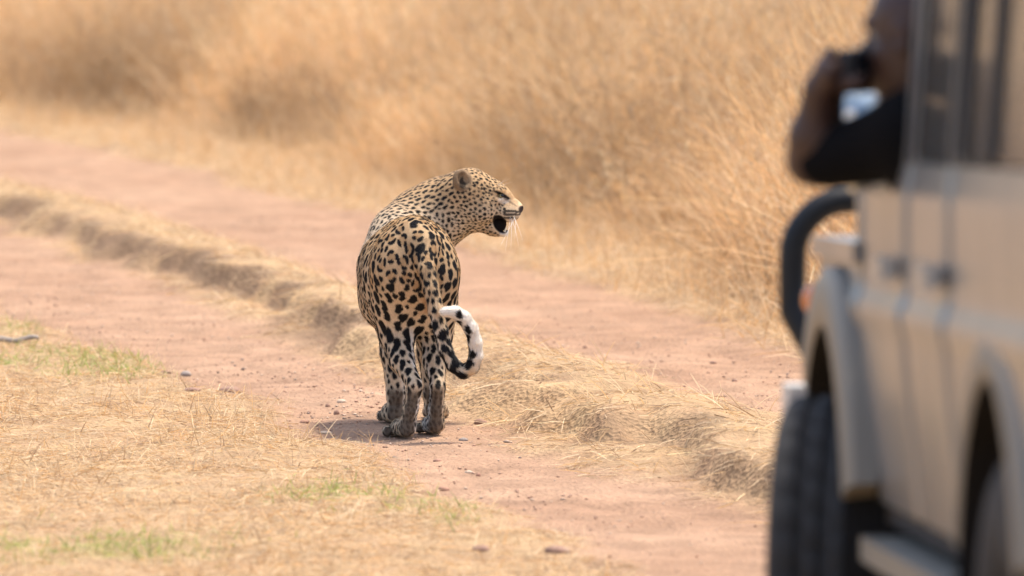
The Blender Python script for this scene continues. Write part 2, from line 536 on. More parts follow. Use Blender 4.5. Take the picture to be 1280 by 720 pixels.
# ================================================================== LEOPARD
def build_leopard():
    D0 = 21.80
    root_loc = P(525, 550, D0); root_loc[2] = 0.0
    def L(px, py, dy): return P(px, py, D0 + dy) - root_loc
    def LZ(px, z, dy):
        s = FPX / (D0 + dy)
        return np.array([(px - 640) / s - root_loc[0], dy, z])

    f = Field((-0.30, -0.24, -0.02), (0.38, 0.92, 0.86), 0.0036)
    # --- trunk
    f.ell(L(519, 318, 0.11), (0.104, 0.15, 0.106), k=0.03)                 # croup
    f.cone(L(514, 335, 0.14), L(507, 346, 0.34), 0.108, 0.126, 0.05)
    f.cone(L(507, 346, 0.34), L(505, 339, 0.50), 0.128, 0.134, 0.05)
    f.cone(L(505, 339, 0.50), L(509, 318, 0.66), 0.134, 0.115, 0.05)
    f.cone(L(520, 290, 0.02), L(503, 291, 0.60), 0.034, 0.04, 0.06)        # spine
    # haunches
    f.ell(L(498, 335, 0.085), (0.074, 0.115, 0.115), k=0.04)
    f.ell(L(541, 335, 0.085), (0.060, 0.115, 0.116), k=0.04)
    f.cone(L(529, 305, -0.02), L(530, 330, -0.055), 0.04, 0.03, 0.04)       # tail head
    f.cone(L(505, 392, 0.30), L(487, 378, 0.42), 0.07, 0.09, 0.06)         # belly
    # hind legs
    def hind(hip, thigh, knee, shin, hock, meta, ank, paw, tx):
        f.cone(hip, thigh, 0.088, 0.070, 0.05)
        f.cone(thigh, knee, 0.070, 0.052, 0.04)
        f.cone(knee, shin, 0.052, 0.037, 0.03)
        f.cone(shin, hock, 0.033, 0.0215, 0.02)
        f.cone(hock, meta, 0.0235, 0.0215, 0.010)
        f.cone(meta, ank, 0.0215, 0.0245, 0.010)
        f.cone(ank, paw, 0.0255, 0.028, 0.015)
        w = np.array([1, 0.15, 0]); fw = np.array([tx, 1.0, 0]); fw /= np.linalg.norm(fw)
        w = np.array([fw[1], -fw[0], 0])
        for q, e in ((-0.027, 0.0), (-0.010, 0.016), (0.010, 0.016), (0.027, 0.0)):
            f.ell(paw + w * q + fw * (0.028 + e) + np.array([0, 0, -0.012]), (0.0145, 0.02, 0.0165), k=0.008)
    hind(L(503, 340, 0.06), L(496, 380, 0.11), L(496, 415, 0.13), L(502, 450, 0.06), L(519, 482, -0.02),
         L(513, 512, -0.005), LZ(508, 0.034, 0.012), LZ(499, 0.030, 0.070), -0.9)
    hind(L(537, 345, 0.07), L(540, 385, 0.15), L(543, 415, 0.20), L(544, 450, 0.15), L(547, 484, 0.085),
         L(545, 512, 0.10), LZ(544, 0.036, 0.115), LZ(538, 0.031, 0.165), -0.35)
    # fore legs
    def fore(sh, el, mid, wr, ank, paw):
        f.cone(sh, el, 0.08, 0.058, 0.05)
        f.cone(el, mid, 0.050, 0.040, 0.03)
        f.cone(mid, wr, 0.038, 0.028, 0.02)
        f.cone(wr, ank, 0.027, 0.026, 0.015)
        f.cone(ank, paw, 0.030, 0.033, 0.02)
        for q, e in ((-0.028, 0.0), (-0.010, 0.016), (0.010, 0.016), (0.028, 0.0)):
            f.ell(paw + np.array([q - 0.004, 0.03 + e, -0.012]), (0.0145, 0.02, 0.0165), k=0.008)
    fore(L(486, 345, 0.60), L(490, 395, 0.54), L(492, 440, 0.53), L(495, 492, 0.525), LZ(495, 0.036, 0.535), LZ(489, 0.033, 0.575))
    fore(L(538, 340, 0.66), L(536, 395, 0.63), L(538, 440, 0.65), L(540, 492, 0.66), LZ(543, 0.036, 0.68), LZ(546, 0.033, 0.72))
    f.cone(L(507, 345, 0.66), L(515, 372, 0.64), 0.10, 0.075, 0.05)        # brisket
    # shoulders, neck
    f.cone(L(488, 296, 0.60), L(480, 330, 0.60), 0.062, 0.07, 0.05)
    f.cone(L(526, 296, 0.66), L(532, 330, 0.66), 0.06, 0.07, 0.05)
    f.cone(L(505, 288, 0.64), L(528, 277, 0.70), 0.088, 0.098, 0.05)
    f.cone(L(528, 277, 0.70), L(556, 260, 0.70), 0.098, 0.093, 0.05)
    f.cone(L(556, 260, 0.70), L(577, 251, 0.675), 0.090, 0.082, 0.04)
    f.cone(L(545, 285, 0.69), L(584, 272, 0.66), 0.062, 0.042, 0.04)
    # --- head (faces +x), mid plane at depth hd
    hd = 0.655
    f.ell(L(583, 240, hd), (0.078, 0.073, 0.069), k=0.03)
    f.cone(L(592, 238, hd), L(614, 243, hd), 0.062, 0.048, 0.03)
    f.cone(L(600, 236, hd), L(626, 245, hd), 0.040, 0.030, 0.02)            # forehead
    f.cone(L(620, 244, hd), L(642, 256, hd), 0.026, 0.020, 0.02)            # nose bridge
    f.ell(L(648, 260, hd), (0.016, 0.018, 0.015), k=0.012)                  # nose leather
    for sg in (-1, 1):
        f.ell(L(634, 266, hd + sg * 0.018), (0.042, 0.027, 0.031), k=0.016)  # whisker pad
        f.ell(L(602, 262, hd + sg * 0.038), (0.048, 0.034, 0.044), k=0.03)   # cheek
        f.ell(L(619, 238.5, hd + sg * 0.037), (0.024, 0.013, 0.011), k=0.012)  # brow
        f.ell(L(616, 250, hd + sg * 0.040), (0.024, 0.014, 0.012), k=0.014)  # cheekbone
    f.cone(L(596, 275, hd), L(618, 284, hd), 0.036, 0.026, 0.02)             # jaw
    f.cone(L(616, 285, hd), L(629.5, 290, hd), 0.024, 0.0155, 0.012)            # chin
    f.ell(L(633, 282, hd), (0.036, 0.060, 0.0115), k=0.005, op='carve')    # open mouth
    f.ell(L(625.5, 280, hd), (0.0195, 0.050, 0.0265), rot=[[0.90, 0, 0.43], [0, 1, 0], [-0.43, 0, 0.90]], k=0.006, op='carve')
    f.ell(L(622, 280, hd), (0.028, 0.015, 0.027), k=0.003)                    # tongue and mouth lining
    for sg in (-1, 1):                                                       # eye sockets, nostrils
        f.ell(L(626, 244.5, hd + sg * 0.043), (0.013, 0.012, 0.0075), k=0.006, op='carve')
        f.ell(L(653, 261, hd + sg * 0.010), (0.006, 0.005, 0.004), k=0.003, op='carve')
    # ears: rounded cups
    for sg in (-1, 1):
        ax = np.array([0.52, sg * 0.82, 0.12]); ax /= np.linalg.norm(ax)     # cup faces forward-outward
        up = np.array([-0.25, 0.1 * sg, 1.0]); up -= ax * (up @ ax); up /= np.linalg.norm(up)
        sd = np.cross(up, ax)
        c = L(577, 225, hd + sg * 0.062) if sg < 0 else L(580, 229, hd + sg * 0.056)
        f.ell(c, (0.030, 0.034, 0.017), rot=[sd, up, ax], k=0.012)
        f.ell(c + ax * 0.016 + up * 0.002, (0.021, 0.024, 0.015), rot=[sd, up, ax], k=0.006, op='carve')
    # --- tail
    tl = [(530, 316, -0.035), (534, 338, -0.075), (539, 362, -0.095), (545, 388, -0.105), (551, 414, -0.11), (557, 438, -0.11),
          (566, 456, -0.11), (579, 465, -0.11), (590, 459, -0.115), (595, 445, -0.12), (594, 428, -0.125), (589, 411, -0.13),
          (580, 398, -0.135), (569, 391, -0.14), (557, 390, -0.145)]
    tp = [L(*t) for t in tl]
    tr = [0.032, 0.026, 0.0235, 0.022, 0.021, 0.0205, 0.020, 0.020, 0.020, 0.020, 0.020, 0.020, 0.020, 0.019, 0.015]
    f.chain(tp, tr, k=0.008)
    V, F = f.mesh(smooth=2)
    # drop stray islands below 1 cm under the soles
    V[:, 2] = np.maximum(V[:, 2], 0.0)
    N = vnormals(V, F)

    # ---------------------------------------------------------------- coat
    s = FPX / (D0 + V[:, 1])
    px = 640 + (V[:, 0] + root_loc[0]) * s
    zz = CAM_H - V[:, 2]
    # photo rows of each point, via the pitched camera
    fw = V[:, 1] + D0
    py = 360 + FPX * ((zz * _cp - fw * _sp) / (fw * _cp + zz * _sp))
    x, y, z = V.T
    tpa = np.array(tp)
    dt = np.full(len(V), 9.0); tt = np.zeros(len(V))
    for i in range(len(tpa) - 1):
        ba = tpa[i + 1] - tpa[i]
        h = np.clip(((V - tpa[i]) @ ba) / (ba @ ba), 0, 1)
        d = np.linalg.norm(V - tpa[i] - h[:, None] * ba, axis=1)
        m = d < dt
        dt[m] = d[m]; tt[m] = (i + h)[m]
    tail = (dt < 0.033) & (y < -0.06 + 0.02 * (z < 0.5)) & (tt > 0.8)
    head = (y > 0.45) & (px > 566) & (z > 0.5) & ~tail
    neck = (y > 0.50) & (z > 0.52) & ~head & ~tail
    leg = (z < 0.34) & ~tail
    hindq = (y < 0.30) & ~tail

    tan = np.array([0.60, 0.425, 0.245]); pale = np.array([0.74, 0.62, 0.465]); white = np.array([0.80, 0.74, 0.66])
    n1 = fbm(V * 9, 3, 3)[:, None]
    base = tan * (0.85 + 0.3 * n1) + np.zeros_like(V)
    under = sstep(0.50, 0.30, z) * 0.65 + sstep(0.2, -0.8, N[:, 2]) * 0.35
    under = np.clip(under, 0, 1)[:, None]
    base = base * (1 - under) + pale * under
    inner = (sstep(0.42, 0.34, z) * sstep(0.3, 0.9, np.where(x < 0.005, N[:, 0], -N[:, 0])) * (np.abs(x) < 0.1))[:, None]
    base = base * (1 - inner) + white * inner  # paler inner-leg fur, whitened further as a painted-in sun rim
    side = (sstep(0.60, 0.46, z) * (y > 0.2) * 0.5)[:, None]
    base = base * (1 - side) + pale * side
    hs = (head | neck)
    base = np.where(hs[:, None], base * np.array([0.95, 0.90, 0.84]), base)
    hb = sstep(238, 285, py) * hs * 0.75
    base = base * (1 - hb[:, None]) + pale * hb[:, None]
    # tail: white curl past the bend, buff above
    tw = (tail * sstep(7.6, 9.0, tt))[:, None]
    base = base * (1 - tw) + white * tw
    tb = (tail * sstep(3.0, 5.0, tt) * (1 - sstep(7.0, 8.6, tt)))[:, None]
    base = base * (1 - tb * 0.8) + pale * tb * 0.8
    # buff patch under the tail
    bt = (np.exp(-(((px - 535) / 9) ** 2 + ((py - 372) / 26) ** 2)) * (y < 0.05) * (~tail))[:, None]
    base = base * (1 - bt * 0.8) + np.array([0.50, 0.28, 0.13]) * bt * 0.8

    black = np.zeros(len(V)); ros = np.zeros(len(V))
    # --- spot spacing over the body
    sp = np.full(len(V), 0.0275)
    sp = np.where(hindq, 0.0365, sp)
    sp = np.where(hindq & (z < 0.46), 0.0355, sp)
    sp = np.where(leg & (z < 0.28), 0.027, sp)
    sp = np.where(leg & (z < 0.14), 0.019, sp)
    sp = np.where(leg & (y > 0.35), 0.024, sp)
    sp = np.where(neck, 0.0165 + 0.003 * sstep(560, 500, px), sp)
    sp = np.where(head, 0.0135 - 0.0025 * sstep(600, 630, px), sp)
    sp = np.where(tail, 0.026, sp)
    ban = np.zeros(len(V), bool)
    ban |= head & (px > 632)                                   # muzzle painted below
    ban |= head & (np.hypot((px - 627) / 13, (py - 279) / 12.5) < 1)
    ban |= head & (((px - 628) / 11) ** 2 + ((py - 245) / 9) ** 2 < 1)
    ban |= head & (np.hypot(px - 577, py - 225) < 15) & (np.abs(y - hd) > 0.035)
    ban |= (bt[:, 0] > 0.35)
    shank = np.zeros(len(V), bool)
    cell = 0.05
    key = np.floor(V / cell).astype(np.int64)
    kk = (key[:, 0] + 50) * 40000 + (key[:, 1] + 50) * 200 + (key[:, 2] + 50)
    order = np.argsort(kk, kind='stable'); ks = kk[order]
    def near(c, rad):
        k0 = np.floor((c - rad) / cell).astype(int) + 50; k1 = np.floor((c + rad) / cell).astype(int) + 50
        out = []
        for a in range(k0[0], k1[0] + 1):
            for b in range(k0[1], k1[1] + 1):
                lo = a * 40000 + b * 200 + k0[2]; hi = a * 40000 + b * 200 + k1[2]
                i0, i1 = np.searchsorted(ks, lo, 'left'), np.searchsorted(ks, hi, 'right')
                out.append(order[i0:i1])
        ii = np.concatenate(out)
        return ii[((V[ii] - c) ** 2).sum(1) < rad * rad]
    r2 = np.random.default_rng(5)
    blocked = ban.copy()
    spots = []
    for i in r2.permutation(len(V)):
        if blocked[i]: continue
        ii = near(V[i], sp[i])
        ii = ii[(N[ii] @ N[i]) > -0.2]
        blocked[ii] = True
        spots.append(i)
    noise_uv = r2.random((len(V),))
    def blob(c, n, t, b, a_, b_, amt=1.0, tgt=None, soft=0.0026, ph=0.0):
        R_ = max(a_, b_) * 1.35 + 0.004
        ii = near(c, R_)
        ii = ii[(N[ii] @ n) > 0.0]
        d = V[ii] - c
        u, v = d @ t, d @ b
        ang = np.arctan2(v, u)
        wob = 1 + 0.13 * np.sin(2 * ang + ph) + 0.10 * np.sin(3 * ang + ph * 1.7) + 0.06 * np.sin(5 * ang + ph * 0.6)
        rr = np.sqrt((u / a_) ** 2 + (v / b_) ** 2) / wob
        e = soft / min(a_, b_)
        w = amt * sstep(1 + e, 1 - e, rr)
        tgt[ii] = np.maximum(tgt[ii], w)
    for i in spots:
        c, n = V[i], N[i]
        if tail[i]: fl = tpa[min(int(tt[i]) + 1, len(tpa) - 1)] - tpa[int(min(tt[i], len(tpa) - 2))]
        elif head[i]: fl = np.array([1.0, 0, -0.25])
        elif neck[i]: fl = np.array([0.75, 0.0, 0.45]) if py[i] < 268 else np.array([0.25, 0, -1.0])
        elif z[i] > 0.60 and y[i] < 0.6: fl = np.array([0.25, 1.0, 0])
        else: fl = np.array([0.06, 0, -1.0])
        t = fl - n * (fl @ n); t /= max(np.linalg.norm(t), 1e-6)
        b = np.cross(n, t)
        S = sp[i]; ph = r2.random() * 6.3
        if head[i]:
            q = S * (0.26 + 0.14 * r2.random())
            blob(c, n, t, b, q * 1.25, q, 1.0, black, 0.0017, ph)
        elif neck[i]:
            q = S * (0.27 + 0.11 * r2.random())
            blob(c, n, t, b, q * 1.55, q * 0.95, 1.0, black, 0.0018, ph)
        elif tail[i]:
            inn = tt[i] > 7.2
            # outer side of the white curl stays clean
            cen = np.array([(573 - 640) / s[i] - root_loc[0], -0.12, L(573, 425, -0.12)[2]])
            outw = (c - cen) / np.linalg.norm(c - cen)
            if inn and (n @ outw) > 0.35 and (tt[i] > 9 or n[1] < 0.2) and r2.random() < 0.85: continue
            q = S * ((0.34 if tt[i] < 3.5 else 0.52 if tt[i] < 8.8 else 0.42) + 0.10 * r2.random())
            blob(c, n, t, b, q * 1.15, q * 0.9, 1.0, black, 0.0022, ph)
        elif leg[i]:
            if z[i] < 0.14: q = S * (0.22 + 0.12 * r2.random()); el = 1.3
            elif z[i] < 0.30: q = S * (0.34 + 0.10 * r2.random()); el = 1.5
            else: q = S * (0.38 + 0.08 * r2.random()); el = 1.6
            if r2.random() < 0.04: continue
            blob(c, n, t, b, q * el, q * 0.88, 1.0, black, 0.0022, ph)
        elif hindq[i] and z[i] < 0.47:
            if r2.random() < 0.45:
                for sg in (-1, 1):
                    q = S * 0.31
                    blob(c + t * sg * S * 0.19 + b * sg * S * 0.10 * r2.choice((-1, 1)), n, t, b, q * 1.2, q * 1.0, 1.0, black, 0.0022, ph + sg)
            else:
                q = S * (0.37 + 0.06 * r2.random())
                blob(c, n, t, b, q * 1.3, q, 1.0, black, 0.0022, ph)
        else:
            small = not hindq[i]
            if r2.random() < (0.74 if not small else 0.55):
                Rr = S * (0.395 + 0.05 * r2.random())
                wd = S * (0.115 + 0.03 * r2.random())
                ii = near(c, Rr * 1.3 + wd * 2.2 + 0.003)
                ii = ii[(N[ii] @ n) > 0.0]
                d = V[ii] - c
                u, v = (d @ t) / 1.12, (d @ b) * 1.08
                rr, ang = np.hypot(u, v), np.arctan2(v, u)
                Rw = Rr * (1 + 0.13 * np.sin(2 * ang + ph) + 0.08 * np.sin(3 * ang + 2 * ph))
                kg = int(r2.choice((2, 3, 3, 4)))
                gp = np.sin(kg * ang * 0.5 + ph * 3 + 0.6 * np.sin(ang + ph)) ** 2          # breaks in the ring
                ww = wd * (0.75 + 0.65 * gp)
                ring = sstep(ww + 0.0020, ww - 0.0020, np.abs(rr - Rw)) * sstep(0.10, 0.22, gp)
                black[ii] = np.maximum(black[ii], ring)
                ros[ii] = np.maximum(ros[ii], sstep(Rr + 0.003, Rr - 0.003, rr))
            else:
                q = S * (0.36 + 0.10 * r2.random())
                blob(c, n, t, b, q * 1.2, q * 0.95, 1.0, black, 0.0021, ph)
    # small filler spots wherever a wide gap is left
    gap = (black > 0.1) | ban | (tail & (tt > 7)) | (z < 0.02)
    blocked = gap.copy()
    src = np.flatnonzero(black > 0.3)
    for i in r2.permutation(len(V)):
        if blocked[i]: continue
        rad = sp[i] * (0.40 if not hindq[i] else 0.33)
        ii = near(V[i], rad)
        if (black[ii] > 0.1).any():
            blocked[i] = True
            continue
        blocked[near(V[i], rad * 1.6)] = True
        t = np.array([0.06, 0.0, -1.0]) if not (head[i] or neck[i]) else np.array([0.7, 0, -0.3])
        t = t - N[i] * (t @ N[i]); t /= max(np.linalg.norm(t), 1e-6)
        q = sp[i] * (0.17 + 0.09 * r2.random())
        blob(V[i], N[i], t, np.cross(N[i], t), q * 1.4, q, 1.0, black, 0.0018, r2.random() * 6)
    # rows of little spots on the whisker pad
    for k in range(3):
        for j in range(6):
            X_, Y_ = 633 + j * 3.4, 264.0 + k * 4.0 + j * 0.1 + 0.4 * math.sin(j * 2.0)
            m = (head) & (((px - X_) / 2.6) ** 2 + ((py - Y_) / 1.15) ** 2 < 1.6)
            black[m] = np.maximum(black[m], 0.85)
    C = base.copy()
    rosc = np.array([0.46, 0.27, 0.12])
    C = C * (1 - ros[:, None] * 0.6) + rosc * ros[:, None] * 0.6
    ink = np.array([0.012, 0.011, 0.012])
    C = C * (1 - black[:, None]) + ink * black[:, None]
    def paint(w, col):
        nonlocal C
        w = np.clip(w, 0, 1)[:, None]
        C = C * (1 - w) + np.array(col) * w
    # backs of the pasterns: shade and dirt painted into the darker, sparse fur
    shaded_dark_fur = sstep(0.165, 0.135, z + 0.012 * (n1[:, 0] - 0.5)) * sstep(-0.50, -0.78, N[:, 1] - 0.12 * sstep(0.07, 0.03, z)) * (~tail) * np.where(y > 0.35, sstep(0.125, 0.10, z), 1.0)
    paint(shaded_dark_fur * 0.85, (0.13, 0.095, 0.068))
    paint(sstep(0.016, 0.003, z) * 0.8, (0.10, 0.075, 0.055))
    # face
    H_ = head.astype(float)
    paint(H_ * sstep(1.2, 0.7, np.hypot((px - 614) / 13, (py - 290) / 8)) * (1 - black) * 0.8, (0.58, 0.42, 0.26))
    paint(H_ * sstep(1.25, 0.8, np.hypot((px - 633.5) / 8.5, (py - 292.5) / 5.0)), white)          # chin
    paint(H_ * sstep(1.2, 0.7, np.hypot((px - 630) / 8, (py - 250.5) / 4.2)) * 0.5, white)      # under the eye
    paint(H_ * sstep(1.2, 0.8, np.hypot((px - 628.0) / 10, (py - 243.2 - (px - 627) * 0.50) / 2.6)), ink)   # eye line
    paint(H_ * sstep(1.2, 0.8, np.hypot((px - 637) / 9, (py - 252 - (px - 637) * 0.62) / 1.6)) * 0.55, (0.10, 0.06, 0.04))
    paint(H_ * sstep(1.2, 0.8, np.hypot((px - 653) / 5.0, (py - 261.5) / 4.6)), (0.035, 0.022, 0.02))          # nose
    lip = (py - 277.5 + (px - 632) * 0.0)
    paint(H_ * sstep(1.12, 0.92, np.hypot((px - 625.5 - 0.30 * (py - 280)) / 9.2, (py - 280) / 11.6)), (0.010, 0.008, 0.009))     # lips and mouth
    paint(H_ * sstep(1.15, 0.9, np.hypot((px - 636) / 8, (py - 282) / 4.4)), (0.010, 0.008, 0.009))
    paint(H_ * sstep(1.1, 0.8, np.hypot((px - 648) / 7, (py - 272.5) / 3.6)) * 0.6, pale)
    # ear: dark brown back, tan rim, dark cup
    ed = np.hypot((px - 577) / 13, (py - 225) / 14.5)
    ear = H_ * (ed < 1.12) * (np.abs(y - hd) > 0.040) * (z > 0.71)
    paint(ear * sstep(1.1, 0.9, ed) * 0.8, (0.20, 0.135, 0.085))
    paint(ear * sstep(1.1, 0.6, np.hypot((px - 578.5) / 5.5, (py - 228.5) / 9)) * 0.9, (0.03, 0.022, 0.017))
    paint(ear * sstep(1.1, 0.7, np.hypot((px - 583) / 4.5, (py - 222) / 7)) * 0.6, (0.45, 0.30, 0.17))
    C = np.clip(C, 0, 1)

    root = empty('leopard', tuple(root_loc))
    tag(root, 'spotted leopard standing on the dirt track with head turned right and tail curled', 'leopard')
    me = mesh_np('body', V, F4=F)
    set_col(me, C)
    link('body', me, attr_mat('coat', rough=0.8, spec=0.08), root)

    # ---------------------------------------------------------------- short fur
    fa = np.linalg.norm(np.cross(V[F[:, 2]] - V[F[:, 0]], V[F[:, 3]] - V[F[:, 1]]), axis=1)
    nf = 220000
    fi = np.searchsorted(np.cumsum(fa) / fa.sum(), r2.random(nf))
    fi = np.clip(fi, 0, len(F) - 1)
    a, b = r2.random((2, nf, 1))
    q = F[fi]
    pt = (V[q[:, 0]] * (1 - a) + V[q[:, 1]] * a) * (1 - b) + (V[q[:, 3]] * (1 - a) + V[q[:, 2]] * a) * b
    i0 = np.where(b[:, 0] < 0.5, np.where(a[:, 0] < 0.5, q[:, 0], q[:, 1]), np.where(a[:, 0] < 0.5, q[:, 3], q[:, 2]))
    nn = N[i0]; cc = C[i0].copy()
    flow = np.tile(np.array([0.0, -0.6, -0.8]), (nf, 1))
    hm = (head | neck)[i0]
    flow[hm] = np.array([-1.0, 0.0, -0.35])
    tm = tail[i0]
    ti = np.clip(tt[i0].astype(int), 0, len(tpa) - 2)
    flow[tm] = (tpa[ti + 1] - tpa[ti])[tm] * 20
    flow -= nn * (flow * nn).sum(1, keepdims=True)
    flow /= np.maximum(np.linalg.norm(flow, axis=1, keepdims=True), 1e-6)
    ln = 0.0040 + 0.0022 * r2.random(nf)
    ln = np.where(head[i0], 0.0036 + 0.0015 * r2.random(nf), ln)
    ln = np.where(tm, 0.0075 + 0.004 * r2.random(nf), ln)
    ln = np.where((z[i0] < 0.33) & ~tm, 0.0045 + 0.003 * r2.random(nf), ln)
    face = head[i0] & (px[i0] > 612)
    keep = ~(face & (np.hypot((px[i0] - 626), (py[i0] - 280)) < 11.5)) & ~(head[i0] & (px[i0] > 648)) & (z[i0] > 0.006)
    keep &= ~(head[i0] & (np.hypot(px[i0] - 627, py[i0] - 244) < 5))
    lift = 0.30 + 0.25 * r2.random((nf, 1))
    dr = flow + nn * lift + r2.normal(0, 0.09, (nf, 3))
    dr /= np.linalg.norm(dr, axis=1, keepdims=True)
    sd = np.cross(dr, nn); sd /= np.maximum(np.linalg.norm(sd, axis=1, keepdims=True), 1e-6)
    w = (0.0007 + 0.0003 * r2.random(nf))[:, None]
    pt, dr, sd, ln, w, cc = pt[keep], dr[keep], sd[keep], ln[keep], w[keep], cc[keep]
    m = len(pt)
    T = np.empty((m, 3, 3))
    T[:, 0] = pt - sd * w; T[:, 1] = pt + sd * w; T[:, 2] = pt + dr * ln[:, None]
    br = (0.82 + 0.4 * r2.random((m, 1)))
    c0 = np.clip(cc * br, 0, 1); c1 = np.clip(cc * br * 1.12 + 0.008, 0, 1)
    CC = np.stack([c0, c0, c1], 1)
    me = mesh_np('fur', T.reshape(-1, 3), F3=np.arange(m * 3).reshape(-1, 3), smooth=False)
    set_col(me, CC.reshape(-1, 3))
    fur = link('fur', me, attr_mat('fur', rough=0.6, trans=0.35, spec=0.25), root)
    tag(fur, kind='stuff')

    # ---------------------------------------------------------------- eyes, teeth, whiskers
    eye_m, nt, bs = mat_new('eye')
    bs.inputs['Base Color'].default_value = (0.26, 0.22, 0.11, 1); bs.inputs['Roughness'].default_value = 0.05
    for sg in (-1, 1):
        bm = bmesh.new()
        bmesh.ops.create_uvsphere(bm, u_segments=16, v_segments=10, radius=0.0072)
        em = bpy.data.meshes.new('eye'); bm.to_mesh(em); bm.free()
        em.polygons.foreach_set('use_smooth', [True] * len(em.polygons))
        o = link('eye', em, eye_m, root); o.location = L(626, 245, hd + sg * 0.0355)
        bm = bmesh.new()
        bmesh.ops.create_uvsphere(bm, u_segments=12, v_segments=8, radius=0.0052)
        pm = bpy.data.meshes.new('pupil'); bm.to_mesh(pm); bm.free()
        o2 = link('pupil', pm, simple_mat('pupil', (0.005, 0.005, 0.005), 0.1), o)
        o2.location = (0.0045, sg * 0.0035, 0.001)
    ivory = simple_mat('tooth', (0.75, 0.70, 0.58), 0.35)
    def spike(name, a, b, r, mat, bend=(0, 0, 0), seg=6, nr=5):
        a = np.array(a); b = np.array(b); vs_, fs_ = [], []
        ax = (b - a) / np.linalg.norm(b - a)
        e1 = np.cross(ax, [0.3, 0.5, 0.81]); e1 /= np.linalg.norm(e1); e2 = np.cross(ax, e1)
        for i in range(seg):
            t = i / (seg - 1)
            c = a + (b - a) * t + np.array(bend) * (t * t)
            rr = r * (1 - 0.85 * t)
            for j in range(nr):
                g = 6.283 * j / nr
                vs_.append(c + e1 * rr * math.cos(g) + e2 * rr * math.sin(g))
        for i in range(seg - 1):
            for j in range(nr):
                fs_.append((i * nr + j, i * nr + (j + 1) % nr, (i + 1) * nr + (j + 1) % nr, (i + 1) * nr + j))
        return link(name, mesh_np(name, vs_, F4=fs_), mat, root)
    for sg in (-1, 1):
        spike('tooth', L(631, 290, hd + sg * 0.013), L(633.5, 283.5, hd + sg * 0.015), 0.0036, ivory)
        spike('tooth', L(640, 273, hd + sg * 0.014), L(640, 281.5, hd + sg * 0.016), 0.0036, ivory)
    wm = simple_mat('whisker', (0.9, 0.87, 0.8), 0.4)
    for sg in (-1, 1):
        for k, (ex, ey) in enumerate(((633, 312), (640, 309), (650, 305), (655, 298), (626, 307), (645, 296))):
            spike('whisker', L(638 + k * 1.3, 270 + (k % 3) * 2.5, hd + sg * 0.040), L(ex, ey, hd + sg * (0.09 + 0.01 * k)), 0.0006, wm, bend=(-0.004, 0, -0.006), seg=7, nr=4)
        for k, (ex, ey) in enumerate(((632, 222), (637, 226), (629, 220))):
            spike('whisker', L(617 + k * 2, 235, hd + sg * 0.03), L(ex + 3, ey, hd + sg * 0.05), 0.0005, wm, bend=(0.006, 0, -0.002), seg=6, nr=3)
    return root
leopard = build_leopard()
# ================================================================== GRASS
def blades(name, pt, L_, W_, az, el, curve, cols, nseg=3, kind='stuff', label=None, cat='grass', mat=None, tipc=1.15, wmin=0.25):
    """one mesh of thin curved blades. az/el = direction at the root, curve = droop towards the tip"""
    n = len(pt)
    d = np.stack([np.cos(az) * np.cos(el), np.sin(az) * np.cos(el), np.sin(el)], -1)
    side = np.stack([-np.sin(az), np.cos(az), np.zeros(n)], -1)
    tw = rng.uniform(-1.2, 1.2, n)[:, None]
    up = np.cross(d, side)
    side = side * np.cos(tw) + up * np.sin(tw)
    rows = []
    pos = pt.copy(); dr = d.copy()
    for k in range(nseg + 1):
        t = k / nseg
        w = (W_ * (1 - (1 - wmin) * t ** 1.5))[:, None] * 0.5
        rows.append((pos - side * w, pos + side * w))
        dr = dr + np.stack([np.zeros(n), np.zeros(n), -curve / nseg], -1)
        dr /= np.linalg.norm(dr, axis=1, keepdims=True)
        pos = pos + dr * (L_ / nseg)[:, None]
    V = np.stack([v for r in rows for v in r], 1).reshape(-1, 3)          # n, 2*(nseg+1), 3
    m = 2 * (nseg + 1)
    base = (np.arange(n) * m)[:, None]
    F = np.concatenate([base + np.array([[2 * k, 2 * k + 1, 2 * k + 3, 2 * k + 2]]) for k in range(nseg)], 0)
    tt_ = np.repeat(np.linspace(0, 1, nseg + 1), 2)[None, :, None]
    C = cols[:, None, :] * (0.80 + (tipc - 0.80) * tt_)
    me = mesh_np(name, V, F4=F, smooth=False)
    set_col(me, np.clip(C.reshape(-1, 3), 0, 1))
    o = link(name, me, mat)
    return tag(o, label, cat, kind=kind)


grass_m = attr_mat('dry_grass', rough=0.55, trans=0.40, spec=0.30)
PALE = np.array([0.70, 0.525, 0.325]); GOLD = np.array([0.64, 0.405, 0.19]); BUFF = np.array([0.56, 0.38, 0.22]); BROWN = np.array([0.33, 0.205, 0.115]); GREENC = np.array([0.27, 0.32, 0.075]); ORNG = np.array([0.66, 0.38, 0.16])


def pick(n, cols, probs, jit=0.14):
    c = np.array(cols)[rng.choice(len(cols), n, p=probs)]
    return c * (1 + rng.normal(0, jit, (n, 1)))


def scatter(n, x0, x1, y0, y1):
    """random points inside the view wedge (x limits in photo columns)"""
    y = np.sqrt(rng.uniform(y0 ** 2, y1 ** 2, n))
    x = (rng.uniform(x0, x1, n) - 640) / FPX * y
    return x, y


def place(x, y, lift=0.0):
    return np.stack([x, y, height(x, y) + lift], -1)


